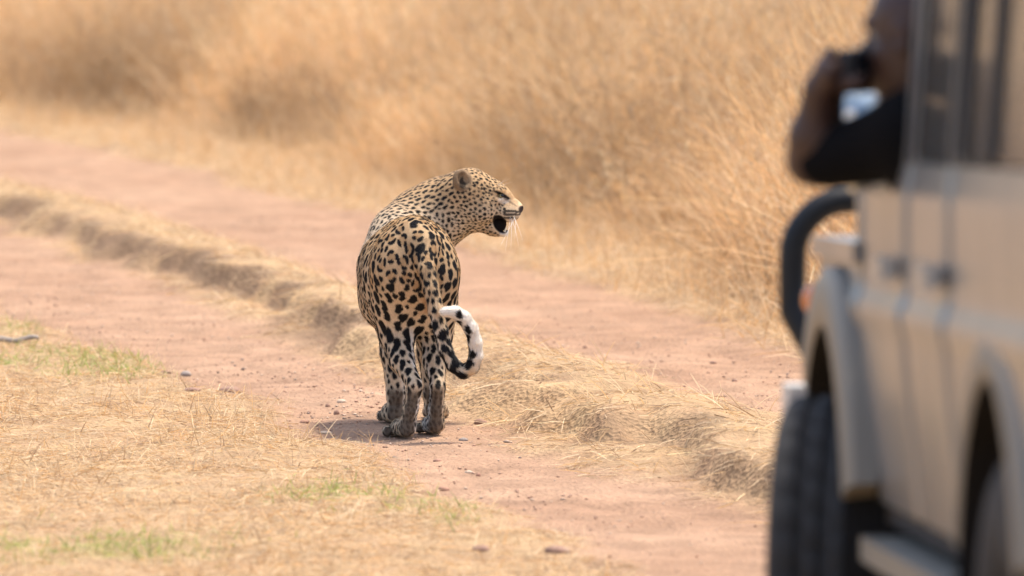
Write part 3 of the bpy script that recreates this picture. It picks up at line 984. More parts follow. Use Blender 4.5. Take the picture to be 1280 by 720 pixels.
# --- left verge: trampled straw
x, y = scatter(230000, -160, 900, 14.2, 29.5)
m = rng.random(len(x)) < zones(x, y)[3] * (0.30 + 0.70 * sstep(0.36, 0.58, fbm(np.stack([x, y], -1) * 3, 3, 51)))
x, y = x[m], y[m]; n = len(x)
lay = rng.random(n)
el = np.where(lay < 0.88, rng.uniform(-0.08, 0.28, n), rng.uniform(0.4, 1.3, n))
cols = pick(n, [PALE * 1.08, GOLD, BUFF, BROWN, ORNG * 0.9], [0.40, 0.20, 0.16, 0.10, 0.14], 0.18)
Ls = rng.uniform(0.018, 0.075, n) * np.where(lay > 0.96, 1.5, 1.0)
blades('verge_straw', place(x, y, 0.004), Ls, rng.uniform(0.0013, 0.0032, n), rng.uniform(0, 6.283, n), el, rng.uniform(0.0, 1.0, n), cols, 2,
       label='trampled pale dry grass covering the near left verge of the track', mat=grass_m)

# --- fresh green shoots in patches of that verge
x, y = scatter(150000, -160, 900, 14.2, 29.5)
m = rng.random(len(x)) < zones(x, y)[3] * greenness(x, y) * 0.5
x, y = x[m], y[m]; n = len(x)
blades('green_shoots', place(x, y, 0.002), rng.uniform(0.02, 0.055, n), rng.uniform(0.002, 0.004, n), rng.uniform(0, 6.283, n), rng.uniform(0.3, 1.4, n), rng.uniform(0.0, 1.0, n),
       pick(n, [(0.36, 0.40, 0.10), (0.28, 0.34, 0.08), (0.46, 0.44, 0.14)], [0.4, 0.35, 0.25]), 2,
       label='short fresh green grass in patches on the near left verge', mat=grass_m)

# --- crown of the road: matted straw combed over the hummocks
x, y = scatter(235000, -160, 1300, 15.5, 44)
z_ = zones(x, y)
hq_ = fbm(np.stack([(x + 0.23 * y) * 2.6, (y - 0.23 * x) * 0.95], -1), 4, 21)
fine = fbm(np.stack([(x + 0.23 * y) * 4.0, (y - 0.23 * x) * 9.0], -1), 3, 53)
m = rng.random(len(x)) < z_[1] ** 0.7 * (1 - 0.9 * bare_bank(x, y)) * (0.12 + 0.88 * sstep(0.38, 0.62, fine))
x, y = x[m], y[m]; n = len(x)
lay = rng.random(n)
el = np.where(lay < 0.86, rng.uniform(-0.15, 0.25, n), rng.uniform(0.3, 1.1, n))
az = np.where(rng.random(n) < 0.6, rng.normal(math.pi * 1.12, 0.5, n), rng.uniform(0, 6.283, n))
cols = pick(n, [PALE * 1.05, GOLD, BUFF, BROWN], [0.42, 0.26, 0.20, 0.12], 0.22)
blades('crown_straw', place(x, y, 0.005), rng.uniform(0.03, 0.12, n), rng.uniform(0.0018, 0.0042, n), az, el, rng.uniform(0.1, 0.7, n), cols, 2,
       label='matted golden straw on the raised crown between the wheel tracks', mat=grass_m)

# --- right verge: short grass between the far track and the tall grass
x, y = scatter(150000, -120, 1300, 16.5, 50)
m = (rng.random(len(x)) < zones(x, y)[4]) & (x < ex(ET, y) + 0.8)
x, y = x[m], y[m]; n = len(x)
k = sstep(-0.9, 0.2, x - ex(ET, y))
el = np.where(rng.random(n) < 0.55 - 0.3 * k, rng.uniform(0, 0.5, n), rng.uniform(0.5, 1.45, n))
cols = pick(n, [PALE, GOLD, BUFF, ORNG], [0.48, 0.30, 0.12, 0.10])
blades('short_grass', place(x, y), rng.uniform(0.05, 0.16, n) * (1 + 1.1 * k), rng.uniform(0.0025, 0.005, n), rng.uniform(0, 6.283, n), el, rng.uniform(0.1, 1.0, n), cols, 2,
       label='short pale dry grass along the far edge of the track', mat=grass_m)

# browner, coarser tussocks standing in the tall grass
TUSSOCK = [(P(a_, 200, d_)[0], d_, w_) for a_, d_, w_ in ((435, 39.0, 0.55), (300, 41.0, 0.5), (735, 33.0, 0.5), (835, 30.0, 0.32), (700, 36.0, 0.35), (930, 27.5, 0.25), (120, 44.0, 0.5))]


def tussock(x, y):
    g = 0
    for (cx, cy, w_) in TUSSOCK:
        g = np.maximum(g, np.exp(-((x - cx) / w_) ** 2 - ((y - cy) / (1.6 * w_)) ** 2))
    return g


# --- tall grass: clumps of stalks
def tall(name, n_cl, y0, y1, off0, per, label, hmul=1.0, seed=0):
    x, y = scatter(n_cl, -260, 1500, y0, y1)
    d = x - ex(ET, y)
    m = d > off0 * (0.3 + 1.4 * fbm(np.stack([x, y], -1) * 0.8, 2, 61))
    x, y, d = x[m], y[m], d[m]
    hN = fbm(np.stack([x, y], -1) * 0.7, 3, 62)
    fN = fbm(np.stack([x * 1.5, y * 0.8], -1), 3, 64)
    tu = tussock(x, y)
    tN = fbm(np.stack([x, y], -1) * 0.55, 3, 63)
    P_, Lh, Wd, A, E, Cv, C = [], [], [], [], [], [], []
    for i in range(len(x)):
        k = int(per * rng.uniform(0.6, 1.4))
        r = 0.11 * np.sqrt(rng.random(k)); a = rng.uniform(0, 6.283, k)
        px_, py_ = x[i] + r * np.cos(a), y[i] + r * np.sin(a)
        P_.append(np.stack([px_, py_, np.zeros(k)], -1))
        h = (0.55 + 1.1 * hN[i]) * hmul * min(1.0, 0.42 + 0.7 * max(d[i], 0))
        Lh.append(h * rng.uniform(0.5, 1.1, k)); Wd.append(rng.uniform(0.0022, 0.0048, k))
        A.append(a + rng.normal(0, 0.6, k)); E.append(1.5 - np.abs(rng.normal(0, 0.36, k)) - 0.15 * rng.random(k)); Cv.append(rng.uniform(0.0, 1.7, k))
        w = tN[i]
        pr = np.array([0.30, 0.30, 0.18, 0.16, 0.06]) if w > 0.47 else np.array([0.14, 0.20, 0.22, 0.14, 0.30])
        C.append(pick(k, [PALE, GOLD, BUFF, ORNG, BROWN], pr / pr.sum()) * (0.76 + 0.56 * sstep(0.36, 0.62, fN[i])) * (1 - 0.40 * tu[i]) * (0.9 + 0.2 * rng.random()))
    P_ = np.concatenate(P_); P_[:, 2] = height(P_[:, 0], P_[:, 1])
    cat_ = np.concatenate
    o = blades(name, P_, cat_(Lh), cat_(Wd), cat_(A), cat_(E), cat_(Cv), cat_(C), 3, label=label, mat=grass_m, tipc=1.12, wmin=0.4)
    return P_, cat_(Lh)

tp_, tl_ = tall('tall_grass', 7500, 17, 52, 0.0, 24, 'tall golden dry savanna grass standing beyond the track')
# feathery seed heads and broken leaves among the stalks
n = 200000
i_ = rng.integers(0, len(tp_), n)
t_ = rng.uniform(0.25, 1.0, n) ** 0.7
pt = tp_[i_] + np.stack([rng.normal(0, 0.10, n), rng.normal(0, 0.10, n), tl_[i_] * t_ * 0.92], -1)
fN = fbm(np.stack([pt[:, 0] * 1.5, pt[:, 1] * 0.8], -1), 3, 64)
blades('grass_plumes', pt, rng.uniform(0.03, 0.11, n), rng.uniform(0.003, 0.007, n), rng.uniform(0, 6.283, n), rng.uniform(-0.8, 1.4, n), rng.uniform(0, 0.6, n),
       pick(n, [PALE, GOLD, ORNG, BROWN], [0.30, 0.30, 0.28, 0.12]) * ((0.76 + 0.56 * sstep(0.36, 0.62, fN)) * (1 - 0.40 * tussock(pt[:, 0], pt[:, 1])))[:, None], 1, label='feathery seed heads and broken leaves of the tall grass', mat=grass_m)
tall('tall_grass', 2000, 52, 95, 0.3, 14, 'more distant tall dry grass behind the first stand', 1.1)
# ================================================================== SAFARI VEHICLE
# local axes: x right, y forward from the front axle, z up
def build_vehicle():
    YAW, NOSE = R(2.94), R(2.5)
    root = empty('safari_vehicle', (1.46, 13.9, 0.0))
    root.rotation_euler = (-NOSE, 0, YAW)
    tag(root, 'dusty beige four-wheel-drive safari vehicle parked at the right with a man leaning out', 'vehicle')
    paint, nt, b = mat_new('dusty_paint')
    tc = nt.nodes.new('ShaderNodeTexCoord')
    nz = nt.nodes.new('ShaderNodeTexNoise'); nz.inputs['Scale'].default_value = 3.5; nz.inputs['Detail'].default_value = 7
    nt.links.new(tc.outputs['Object'], nz.inputs['Vector'])
    cr = nt.nodes.new('ShaderNodeMix'); cr.data_type = 'RGBA'
    cr.inputs['A'].default_value = (0.175, 0.178, 0.180, 1); cr.inputs['B'].default_value = (0.155, 0.150, 0.142, 1)
    nt.links.new(nz.outputs['Fac'], cr.inputs['Factor']); nt.links.new(cr.outputs['Result'], b.inputs['Base Color'])
    mr = nt.nodes.new('ShaderNodeMapRange'); mr.inputs['To Min'].default_value = 0.28; mr.inputs['To Max'].default_value = 0.6
    nt.links.new(nz.outputs['Fac'], mr.inputs['Value']); nt.links.new(mr.outputs['Result'], b.inputs['Roughness'])
    b.inputs['Coat Weight'].default_value = 0.6; b.inputs['Coat Roughness'].default_value = 0.2
    flare_m = simple_mat('flare_paint', (0.225, 0.195, 0.15), 0.55, var=0.12, scale=5)
    rubber = simple_mat('rubber', (0.034, 0.031, 0.029), 0.9, var=0.25, scale=20, bump=0.1)
    black = simple_mat('black_steel', (0.010, 0.010, 0.011), 0.5, spec=0.3)
    dark = simple_mat('underbody', (0.03, 0.026, 0.024), 0.9)
    chrome = simple_mat('chrome', (0.75, 0.78, 0.78), 0.15, metal=1.0)
    white = simple_mat('white_steel', (0.66, 0.63, 0.58), 0.45, var=0.08)
    trim = simple_mat('seat_vinyl', (0.10, 0.085, 0.07), 0.7, var=0.2)
    orange = simple_mat('orange_lens', (0.75, 0.20, 0.03), 0.2)
    steel = simple_mat('rim_steel', (0.45, 0.43, 0.40), 0.45, metal=0.6)
    mirror_m = simple_mat('mirror_glass', (0.85, 0.9, 0.9), 0.03, metal=1.0)
    glass, nt, b = mat_new('tinted_glass')
    b.inputs['Base Color'].default_value = (0.20, 0.195, 0.185, 1); b.inputs['Roughness'].default_value = 0.12
    b.inputs['Transmission Weight'].default_value = 0.12; b.inputs['IOR'].default_value = 1.5

    def finish(bm, name, mat, parent=root, bev=0.0, smooth=True, seg=2):
        if bev > 0:
            bmesh.ops.bevel(bm, geom=[e for e in bm.edges if len(e.link_faces) == 2 and e.calc_face_angle(0) > 0.5], offset=bev, segments=seg, affect='EDGES', profile=0.6)
        bmesh.ops.recalc_face_normals(bm, faces=bm.faces)
        me = bpy.data.meshes.new(name); bm.to_mesh(me); bm.free()
        if smooth:
            me.polygons.foreach_set('use_smooth', [True] * len(me.polygons))
            me.set_sharp_from_angle(angle=R(40))
        return link(name, me, mat, parent)

    def box(bm, x0, x1, y0, y1, z0, z1):
        v = [bm.verts.new((x, y, z)) for x in (x0, x1) for y in (y0, y1) for z in (z0, z1)]
        for f in ((0, 1, 3, 2), (4, 6, 7, 5), (0, 4, 5, 1), (2, 3, 7, 6), (0, 2, 6, 4), (1, 5, 7, 3)):
            bm.faces.new([v[i] for i in f])

    def boxo(name, mat, *a, parent=root, bev=0.01):
        bm = bmesh.new(); box(bm, *a)
        return finish(bm, name, mat, parent, bev)

    def prism(name, mat, poly, x0, x1, parent=root, bev=0.006):
        """polygon in (y, z) drawn out between two x"""
        bm = bmesh.new()
        a = [bm.verts.new((x0, y, z)) for y, z in poly]; c = [bm.verts.new((x1, y, z)) for y, z in poly]
        bm.faces.new(a); bm.faces.new(c[::-1])
        for i in range(len(poly)):
            j = (i + 1) % len(poly)
            bm.faces.new((a[i], c[i], c[j], a[j]))
        return finish(bm, name, mat, parent, bev)

    def tube(name, mat, pts, r, parent=root, n=10):
        pts = [Vector(p) for p in pts]
        bm = bmesh.new(); rings = []
        for i, p in enumerate(pts):
            d = (pts[min(i + 1, len(pts) - 1)] - pts[max(i - 1, 0)]).normalized()
            e1 = d.cross(Vector((0.13, 0.9, 0.2))).normalized(); e2 = d.cross(e1)
            rings.append([bm.verts.new(p + e1 * r * math.cos(6.2832 * k / n) + e2 * r * math.sin(6.2832 * k / n)) for k in range(n)])
        for a, c in zip(rings, rings[1:]):
            for k in range(n):
                bm.faces.new((a[k], a[(k + 1) % n], c[(k + 1) % n], c[k]))
        bm.faces.new(rings[0]); bm.faces.new(rings[-1][::-1])
        return finish(bm, name, mat, parent)

    def lathe(name, mat, prof, parent, n=48, rad_mod=None):
        """profile of (x across, radius) about the wheel axle"""
        bm = bmesh.new(); rings = []
        for j in range(n):
            a = 6.2832 * j / n
            ring = []
            for i, (x, r) in enumerate(prof):
                rr = r + (rad_mod(i, j) if rad_mod else 0)
                ring.append(bm.verts.new((x, rr * math.cos(a), rr * math.sin(a))))
            rings.append(ring)
        for j in range(n):
            a, c = rings[j], rings[(j + 1) % n]
            for i in range(len(prof) - 1):
                bm.faces.new((a[i], a[i + 1], c[i + 1], c[i]))
        return finish(bm, name, mat, parent)

    HS = [0.55, 0.62, 0.80, 0.935, 0.960, 1.00, 1.10, 1.17, 1.24, 1.60, 1.90]
    VS = [0.784, 0.799, 0.819, 0.830, 0.842, 0.822, 0.824, 0.824, 0.814, 0.796, 0.765]
    def prof(h): return float(np.interp(h, HS, VS))
    ARCH = [(0.0, 0.46, 0.455), (-2.52, 0.48, 0.42)]

    def panel(name, sgn, u0, u1, h0, h1, mat=paint, parent=root, cut=True, round_front=False, hcut=None):
        nu = max(2, int((u1 - u0) / 0.018)); nh = max(2, int((h1 - h0) / 0.02))
        bm = bmesh.new(); g = {}
        for i in range(nu + 1):
            for j in range(nh + 1):
                u = u0 + (u1 - u0) * i / nu; h = h0 + (h1 - h0) * j / nh
                if hcut: h = h0 + (hcut(u) - h0) * j / nh
                if cut:
                    for cu, ch, cr_ in ARCH:
                        d = math.hypot(u - cu, h - ch)
                        if abs(d - cr_) < 0.022 and d > 0:
                            u, h = cu + (u - cu) * cr_ / d, ch + (h - ch) * cr_ / d
                v = prof(h)
                if round_front and u > 0.42: v -= ((u - 0.42) / 0.20) ** 2 * 0.07
                e = min(abs(u - u0), abs(u1 - u)) if not round_front else abs(u - u0)
                if e < 0.06: v -= 0.036 * (1 - e / 0.06) ** 2
                g[i, j] = bm.verts.new((sgn * v, u, h))
        for i in range(nu):
            for j in range(nh):
                q = [g[i, j], g[i + 1, j], g[i + 1, j + 1], g[i, j + 1]]
                c = sum((w.co for w in q), Vector()) / 4
                if cut and any(math.hypot(c.y - cu, c.z - ch) < cr_ for cu, ch, cr_ in ARCH): continue
                try: bm.faces.new(q)
                except ValueError: pass
        bmesh.ops.delete(bm, geom=[w for w in bm.verts if not w.link_faces], context='VERTS')
        bmesh.ops.recalc_face_normals(bm, faces=bm.faces)
        bm.faces.ensure_lookup_table()
        if (bm.faces[0].normal.x > 0) != (sgn > 0):
            bmesh.ops.reverse_faces(bm, faces=bm.faces)
        bmesh.ops.solidify(bm, geom=bm.faces[:], thickness=0.025)
        return finish(bm, name, mat, parent)

    def rail(name, mat, p, w_in, sgn, parent=root, thick=0.05, out=0.0):
        """flat bar following the leaning side, between two (u, h) corners; w = width along u (vertical bar) or h"""
        (u0, h0), (u1, h1) = p
        bm = bmesh.new(); V_ = []
        vert = abs(h1 - h0) > abs(u1 - u0) * 0.7
        for (u, h) in ((u0, h0), (u1, h1)):
            for k in (-0.5, 0.5):
                uu, hh = (u + k * w_in, h) if vert else (u, h + k * w_in)
                for t in (out, out - thick):
                    V_.append(bm.verts.new((sgn * (prof(hh) + t), uu, hh)))
        for f in ((0, 1, 3, 2), (4, 6, 7, 5), (0, 4, 5, 1), (2, 3, 7, 6), (0, 2, 6, 4), (1, 5, 7, 3)):
            bm.faces.new([V_[i] for i in f])
        return finish(bm, name, mat, parent, 0.004)

    def pane(name, sgn, u0, u1, h0, h1, parent=root, inset=0.005):
        bm = bmesh.new(); vv = []
        for u, h in ((u0, h0), (u1, h0), (u1, h1), (u0, h1)):
            vv.append(bm.verts.new((sgn * (prof(h) - inset), u, h)))
        f = bm.faces.new(vv)
        bmesh.ops.solidify(bm, geom=[f], thickness=0.005)
        return finish(bm, name, glass, parent)

    # ---- both sides
    for sgn in (-1, 1):
        panel('fender', sgn, -0.400, 0.62, 0.62, 1.07, round_front=True)
        fd = panel('front_door', sgn, -1.192, -0.413, 0.60, 1.235)
        rd = panel('rear_door', sgn, -1.862, -1.206, 0.60, 1.235)
        panel('rear_quarter_panel', sgn, -3.25, -1.876, 0.60, 1.235)
        # greenhouse
        rail('windshield_pillar', paint, ((-0.44, 1.235), (-0.86, 1.875)), 0.07, sgn)
        rail('window_frame', paint, ((-1.135, 1.235), (-1.135, 1.80)), 0.10, sgn, fd)
        rail('window_frame', paint, ((-1.125, 1.80), (-0.83, 1.80)), 0.05, sgn, fd)
        rail('door_seal', rubber, ((-1.2075, 1.24), (-1.2075, 1.84)), 0.035, sgn, root, 0.03, 0.005)
        rail('window_frame', paint, ((-1.26, 1.235), (-1.26, 1.80)), 0.065, sgn, rd)
        rail('window_frame', paint, ((-1.83, 1.235), (-1.83, 1.80)), 0.06, sgn, rd)
        rail('window_frame', paint, ((-1.80, 1.80), (-1.29, 1.80)), 0.05, sgn, rd)
        rail('window_seal', rubber, ((-1.302, 1.25), (-1.302, 1.77)), 0.02, sgn, rd, 0.03, 0.001)
        rail('window_seal', rubber, ((-1.782, 1.25), (-1.782, 1.77)), 0.032, sgn, rd, 0.03, 0.001)
        wp = pane('window_pane', sgn, -1.78, -1.30, 1.24, 1.78, rd)
        rail('door_seal', rubber, ((-1.8775, 1.24), (-1.8775, 1.84)), 0.03, sgn, root, 0.03, 0.005)
        rail('rear_pillar', paint, ((-1.925, 1.24), (-1.925, 1.86)), 0.06, sgn)
        rail('window_seal', rubber, ((-1.985, 1.25), (-1.985, 1.80)), 0.055, sgn, root, 0.03, 0.005)
        pane('side_window', sgn, -2.36, -1.98, 1.24, 1.80)
        rail('window_divider', rubber, ((-2.39, 1.25), (-2.39, 1.80)), 0.075, sgn, root, 0.03, 0.005)
        pane('side_window', sgn, -3.05, -2.42, 1.24, 1.80)
        rail('rear_pillar', paint, ((-3.15, 1.24), (-3.15, 1.86)), 0.18, sgn)
        rail('roof_rail', paint, ((-3.24, 1.86), (-0.87, 1.86)), 0.05, sgn)
        if sgn > 0: pane('window_pane', sgn, -1.12, -0.74, 1.24, 1.77, fd)
        # door handles
        for dr_, u in ((fd, -1.04), (rd, -1.76)):
            ho = boxo('door_handle', steel, sgn * 0.845 - 0.014, sgn * 0.845 + 0.014, u - 0.07, u + 0.07, 1.03, 1.065, parent=dr_, bev=0.008)
            boxo('handle_bracket', chrome, sgn * 0.845 - 0.011, sgn * 0.845 + 0.011, u + 0.075, u + 0.105, 1.025, 1.07, parent=ho, bev=0.006)
        # flares
        for cu, ch, cr_ in ARCH:
            bm = bmesh.new(); prev = None
            for k in range(41):
                a0 = 45 if cu > -1 else 18
                a = R(a0 + (162 - a0) * k / 40)
                pf = 0.866 if cu > -1 else 0.842
                fo = 0.12 if cu > -1 else 0.085
                sec = ((cr_ + fo, 0.805), (cr_ + fo - 0.007, pf - 0.018), (cr_ + fo - 0.025, pf - 0.004), (cr_ + 0.015, pf), (cr_ + 0.001, pf - 0.008), (cr_ + 0.012, pf - 0.02), (cr_ + 0.03, 0.805))
                ring = [bm.verts.new((sgn * v, cu + r * math.cos(a), ch + r * math.sin(a))) for r, v in sec]
                if prev:
                    for i in range(len(sec)):
                        j = (i + 1) % len(sec)
                        bm.faces.new((prev[i], prev[j], ring[j], ring[i]))
                else: bm.faces.new(ring)
                prev = ring
            bm.faces.new(prev[::-1])
            finish(bm, 'wheel_arch_flare', flare_m)
            # wheel well liner
            bm = bmesh.new(); prev = None
            for k in range(25):
                a = R(-5 + 190 * k / 24)
                ring = [bm.verts.new((sgn * v, cu + (cr_ - 0.004) * math.cos(a), ch + (cr_ - 0.004) * math.sin(a))) for v in (pf - 0.006, 0.50)]
                if prev: bm.faces.new((prev[0], prev[1], ring[1], ring[0]))
                prev = ring
            bmesh.ops.solidify(bm, geom=bm.faces[:], thickness=0.006)
            finish(bm, 'wheel_well', dark)
        # running board
        bm = bmesh.new(); box(bm, min(sgn * 0.62, sgn * 0.842), max(sgn * 0.62, sgn * 0.842), -1.90, -0.56, 0.495, 0.54)
        finish(bm, 'running_board', flare_m, root, 0.018, seg=3)
        boxo('step_bracket', dark, sgn * 0.66 - 0.06, sgn * 0.66 + 0.06, -0.80, -0.74, 0.44, 0.492)
        boxo('step_bracket', dark, sgn * 0.66 - 0.06, sgn * 0.66 + 0.06, -1.80, -1.74, 0.44, 0.492)
        boxo('wing_top', paint, min(sgn * 0.74, sgn * 0.838), max(sgn * 0.74, sgn * 0.838), -0.40, 0.46, 1.045, 1.083, bev=0.012)
        panel('cowl_side', sgn, -0.405, -0.26, 1.085, 1.235)
        # indicator on the wing
        bm = bmesh.new(); bmesh.ops.create_uvsphere(bm, u_segments=14, v_segments=8, radius=1.0)
        for w in bm.verts: w.co = Vector((w.co.x * 0.022, w.co.y * 0.05, w.co.z * 0.03)) + Vector((sgn * 0.835, 0.45, 0.955))
        finish(bm, 'indicator_lamp', orange)
        # wing mirror on the door corner
        ma = tube('mirror_arm', chrome, [(sgn * 0.79, -0.26, 1.20), (sgn * 0.80, -0.27, 1.25), (sgn * 0.81, -0.27, 1.30)], 0.010)
        bm = bmesh.new(); bmesh.ops.create_uvsphere(bm, u_segments=20, v_segments=12, radius=1.0)
        for w in bm.verts: w.co = Vector((w.co.x * 0.068, w.co.y * 0.03, w.co.z * 0.05))
        hd_ = finish(bm, 'mirror_housing', white, ma); hd_.location = (sgn * 0.825, -0.27, 1.315); hd_.rotation_euler = (R(-24), sgn * R(38), sgn * R(4))
        bm = bmesh.new(); bmesh.ops.create_circle(bm, cap_ends=True, segments=24, radius=1.0)
        for w in bm.verts: w.co = Vector((w.co.x * 0.060, -0.029, w.co.y * 0.043))
        bmesh.ops.solidify(bm, geom=bm.faces[:], thickness=0.004)
        mg = finish(bm, 'mirror_glass', mirror_m, ma); mg.location = hd_.location; mg.rotation_euler = hd_.rotation_euler
        # hood catch / mirror base knob
        bm = bmesh.new(); bmesh.ops.create_uvsphere(bm, u_segments=14, v_segments=8, radius=0.024)
        bmesh.ops.translate(bm, verts=bm.verts, vec=(sgn * 0.842, -0.53, 1.20)); finish(bm, 'mirror_base', chrome)

    # ---- wheels
    def wheel(x, u, steer):
        sg = -1 if x < 0 else 1
        bm = bmesh.new(); bmesh.ops.create_cone(bm, cap_ends=True, segments=20, radius1=0.075, radius2=0.06, depth=0.10, matrix=Matrix.Rotation(R(90) * sg, 4, 'Y'))
        hub = finish(bm, 'wheel', steel, root, 0.008)
        hub.location = (x, u, 0.39); hub.rotation_euler = (0, 0, steer)
        W = 0.255; r0 = 0.39
        pr = [(-W * 0.34, 0.20), (-W * 0.46, 0.23), (-W * 0.52, 0.30), (-W * 0.50, 0.355), (-W * 0.455, 0.378)]
        tread = []
        for c in (-0.40, -0.22, -0.02, 0.18, 0.36):
            a_, b_ = c * W, (c + 0.10) * W
            tread += [(a_, r0 - 0.001), (b_, r0 - 0.001), (b_ + 0.004, r0 - 0.012), ((c + 0.155) * W, r0 - 0.012)]
        tread = tread[:-2]
        pr = pr + tread + [(-p[0], p[1]) for p in reversed(pr)]
        n0 = 5; n1 = 5 + len(tread)
        lathe('tyre', rubber, pr, hub, 128, lambda i, j: (-0.009 if (n0 <= i < n1 and ((j + 2 * ((i - n0) // 4)) % 4 == 0)) else 0.0))
        lathe('rim', steel, [(sg * 0.05, 0.03), (sg * 0.05, 0.12), (sg * 0.02, 0.15), (sg * 0.03, 0.18), (sg * 0.085, 0.195), (sg * 0.095, 0.212), (sg * -0.095, 0.212), (sg * -0.085, 0.19)], hub, 40)
        return hub
    wheel(-0.805, 0.0, R(-11)); wheel(0.805, 0.0, R(-11)); wheel(-0.69, -2.52, 0); wheel(0.69, -2.52, 0)

    # ---- body middle
    bm = bmesh.new()                                   # bonnet, gently crowned
    nu = 12; g = {}
    sec = [(0.0, 0.0), (0.35, -0.004), (0.55, -0.012), (0.655, -0.026), (0.715, -0.048), (0.752, -0.085), (0.770, -0.14), (0.778, -0.19)]
    sec = [(-a_, b_) for a_, b_ in reversed(sec[1:])] + sec
    nv = len(sec) - 1
    for i in range(nu + 1):
        for j, (sx, dz) in enumerate(sec):
            t = i / nu
            u = -0.42 + 1.05 * t
            g[i, j] = bm.verts.new((sx * (1 - 0.06 * t * t), u, 1.25 - 0.04 * t - 0.06 * max(0, t - 0.8) / 0.2 + dz))
    for i in range(nu):
        for j in range(nv):
            bm.faces.new((g[i, j], g[i + 1, j], g[i + 1, j + 1], g[i, j + 1]))
    bmesh.ops.solidify(bm, geom=bm.faces[:], thickness=0.02)
    finish(bm, 'bonnet', paint)
    boxo('grille', black, -0.72, 0.72, 0.60, 0.635, 0.76, 1.08)
    for sgn in (-1, 1):
        bm = bmesh.new(); bmesh.ops.create_cone(bm, cap_ends=True, segments=24, radius1=0.085, radius2=0.085, depth=0.05, matrix=Matrix.Translation((sgn * 0.56, 0.64, 0.94)) @ Matrix.Rotation(R(90), 4, 'X'))
        finish(bm, 'headlight', glass, root, 0.006)
    boxo('engine_bay', dark, -0.48, 0.48, -0.40, 0.598, 0.45, 1.06)
    boxo('chassis', dark, -0.46, 0.46, -3.2, 0.62, 0.40, 0.47)
    boxo('cabin_floor', dark, -0.78, 0.78, -1.98, -0.42, 0.56, 0.60)
    boxo('cargo_floor', dark, -0.49, 0.49, -3.2, -1.985, 0.56, 0.60)
    boxo('dashboard', trim, -0.76, 0.76, -0.62, -0.425, 0.95, 1.19, bev=0.03)
    boxo('firewall', dark, -0.78, 0.78, -0.42, -0.405, 0.47, 1.05)
    # windscreen
    bm = bmesh.new(); vv = [bm.verts.new(c) for c in ((-0.74, -0.45, 1.21), (0.74, -0.45, 1.21), (0.71, -0.86, 1.855), (-0.71, -0.86, 1.855))]
    f = bm.faces.new(vv); bmesh.ops.solidify(bm, geom=[f], thickness=0.006); finish(bm, 'windscreen', glass)
    # roof
    bm = bmesh.new(); g = {}
    for i in range(13):
        for j in range(17):
            u = -3.27 + 2.44 * i / 12; t = -1 + 2 * j / 16
            g[i, j] = bm.verts.new((t * 0.785, u, 1.955 - 0.07 * abs(t) ** 5 - 0.015 * abs(i / 6 - 1) ** 4))
    for i in range(12):
        for j in range(16):
            bm.faces.new((g[i, j], g[i + 1, j], g[i + 1, j + 1], g[i, j + 1]))
    bmesh.ops.solidify(bm, geom=bm.faces[:], thickness=0.03); finish(bm, 'roof', paint)
    boxo('tailgate', paint, -0.79, 0.79, -3.275, -3.253, 0.60, 1.235)
    boxo('rear_bumper', white, -0.78, 0.78, -3.42, -3.29, 0.50, 0.64, bev=0.02)
    # front bumper with rounded ends, bull bar
    bm = bmesh.new(); box(bm, -0.865, 0.865, 0.66, 0.82, 0.62, 0.775)
    finish(bm, 'front_bumper', white, root, 0.035, seg=4)
    def loop(w, z0, z1, y):
        pts = [(-w + 0.06, y - 0.06, z0), (-w, y, z0 + 0.12), (-w, y, z1 - 0.14)]
        for k in range(1, 8):
            a = R(180 - 90 * k / 8)
            pts.append((-w + 0.12 + 0.12 * math.cos(a), y, z1 - 0.12 + 0.12 * math.sin(a)))
        pts.append((-w + 0.14, y, z1))
        return pts + [(-p[0], p[1], p[2]) for p in reversed(pts)]
    bar = tube('bull_bar', black, loop(0.835, 0.80, 1.150, 0.90), 0.028, n=12)
    tube('bull_bar_upright', black, [(-0.35, 0.87, 0.72), (-0.35, 0.90, 1.14)], 0.02, bar)
    tube('bull_bar_upright', black, [(0.35, 0.87, 0.72), (0.35, 0.90, 1.14)], 0.02, bar)
    # seats, steering wheel
    for sgn in (-1, 1):
        st = boxo('seat', trim, sgn * 0.42 - 0.25, sgn * 0.42 + 0.25, -1.22, -0.80, 0.62, 0.80, bev=0.04)
        boxo('backrest', trim, sgn * 0.42 - 0.24, sgn * 0.42 + 0.24, -1.36, -1.23, 0.70, 1.38, parent=st, bev=0.04)
    ring = [(0.42 + 0.19 * math.cos(6.2832 * k / 24), -0.74 + 0.06 * math.sin(6.2832 * k / 24), 1.12 + 0.18 * math.sin(6.2832 * k / 24)) for k in range(25)]
    tube('steering_wheel', black, ring, 0.014)
    return root
vehicle = build_vehicle()
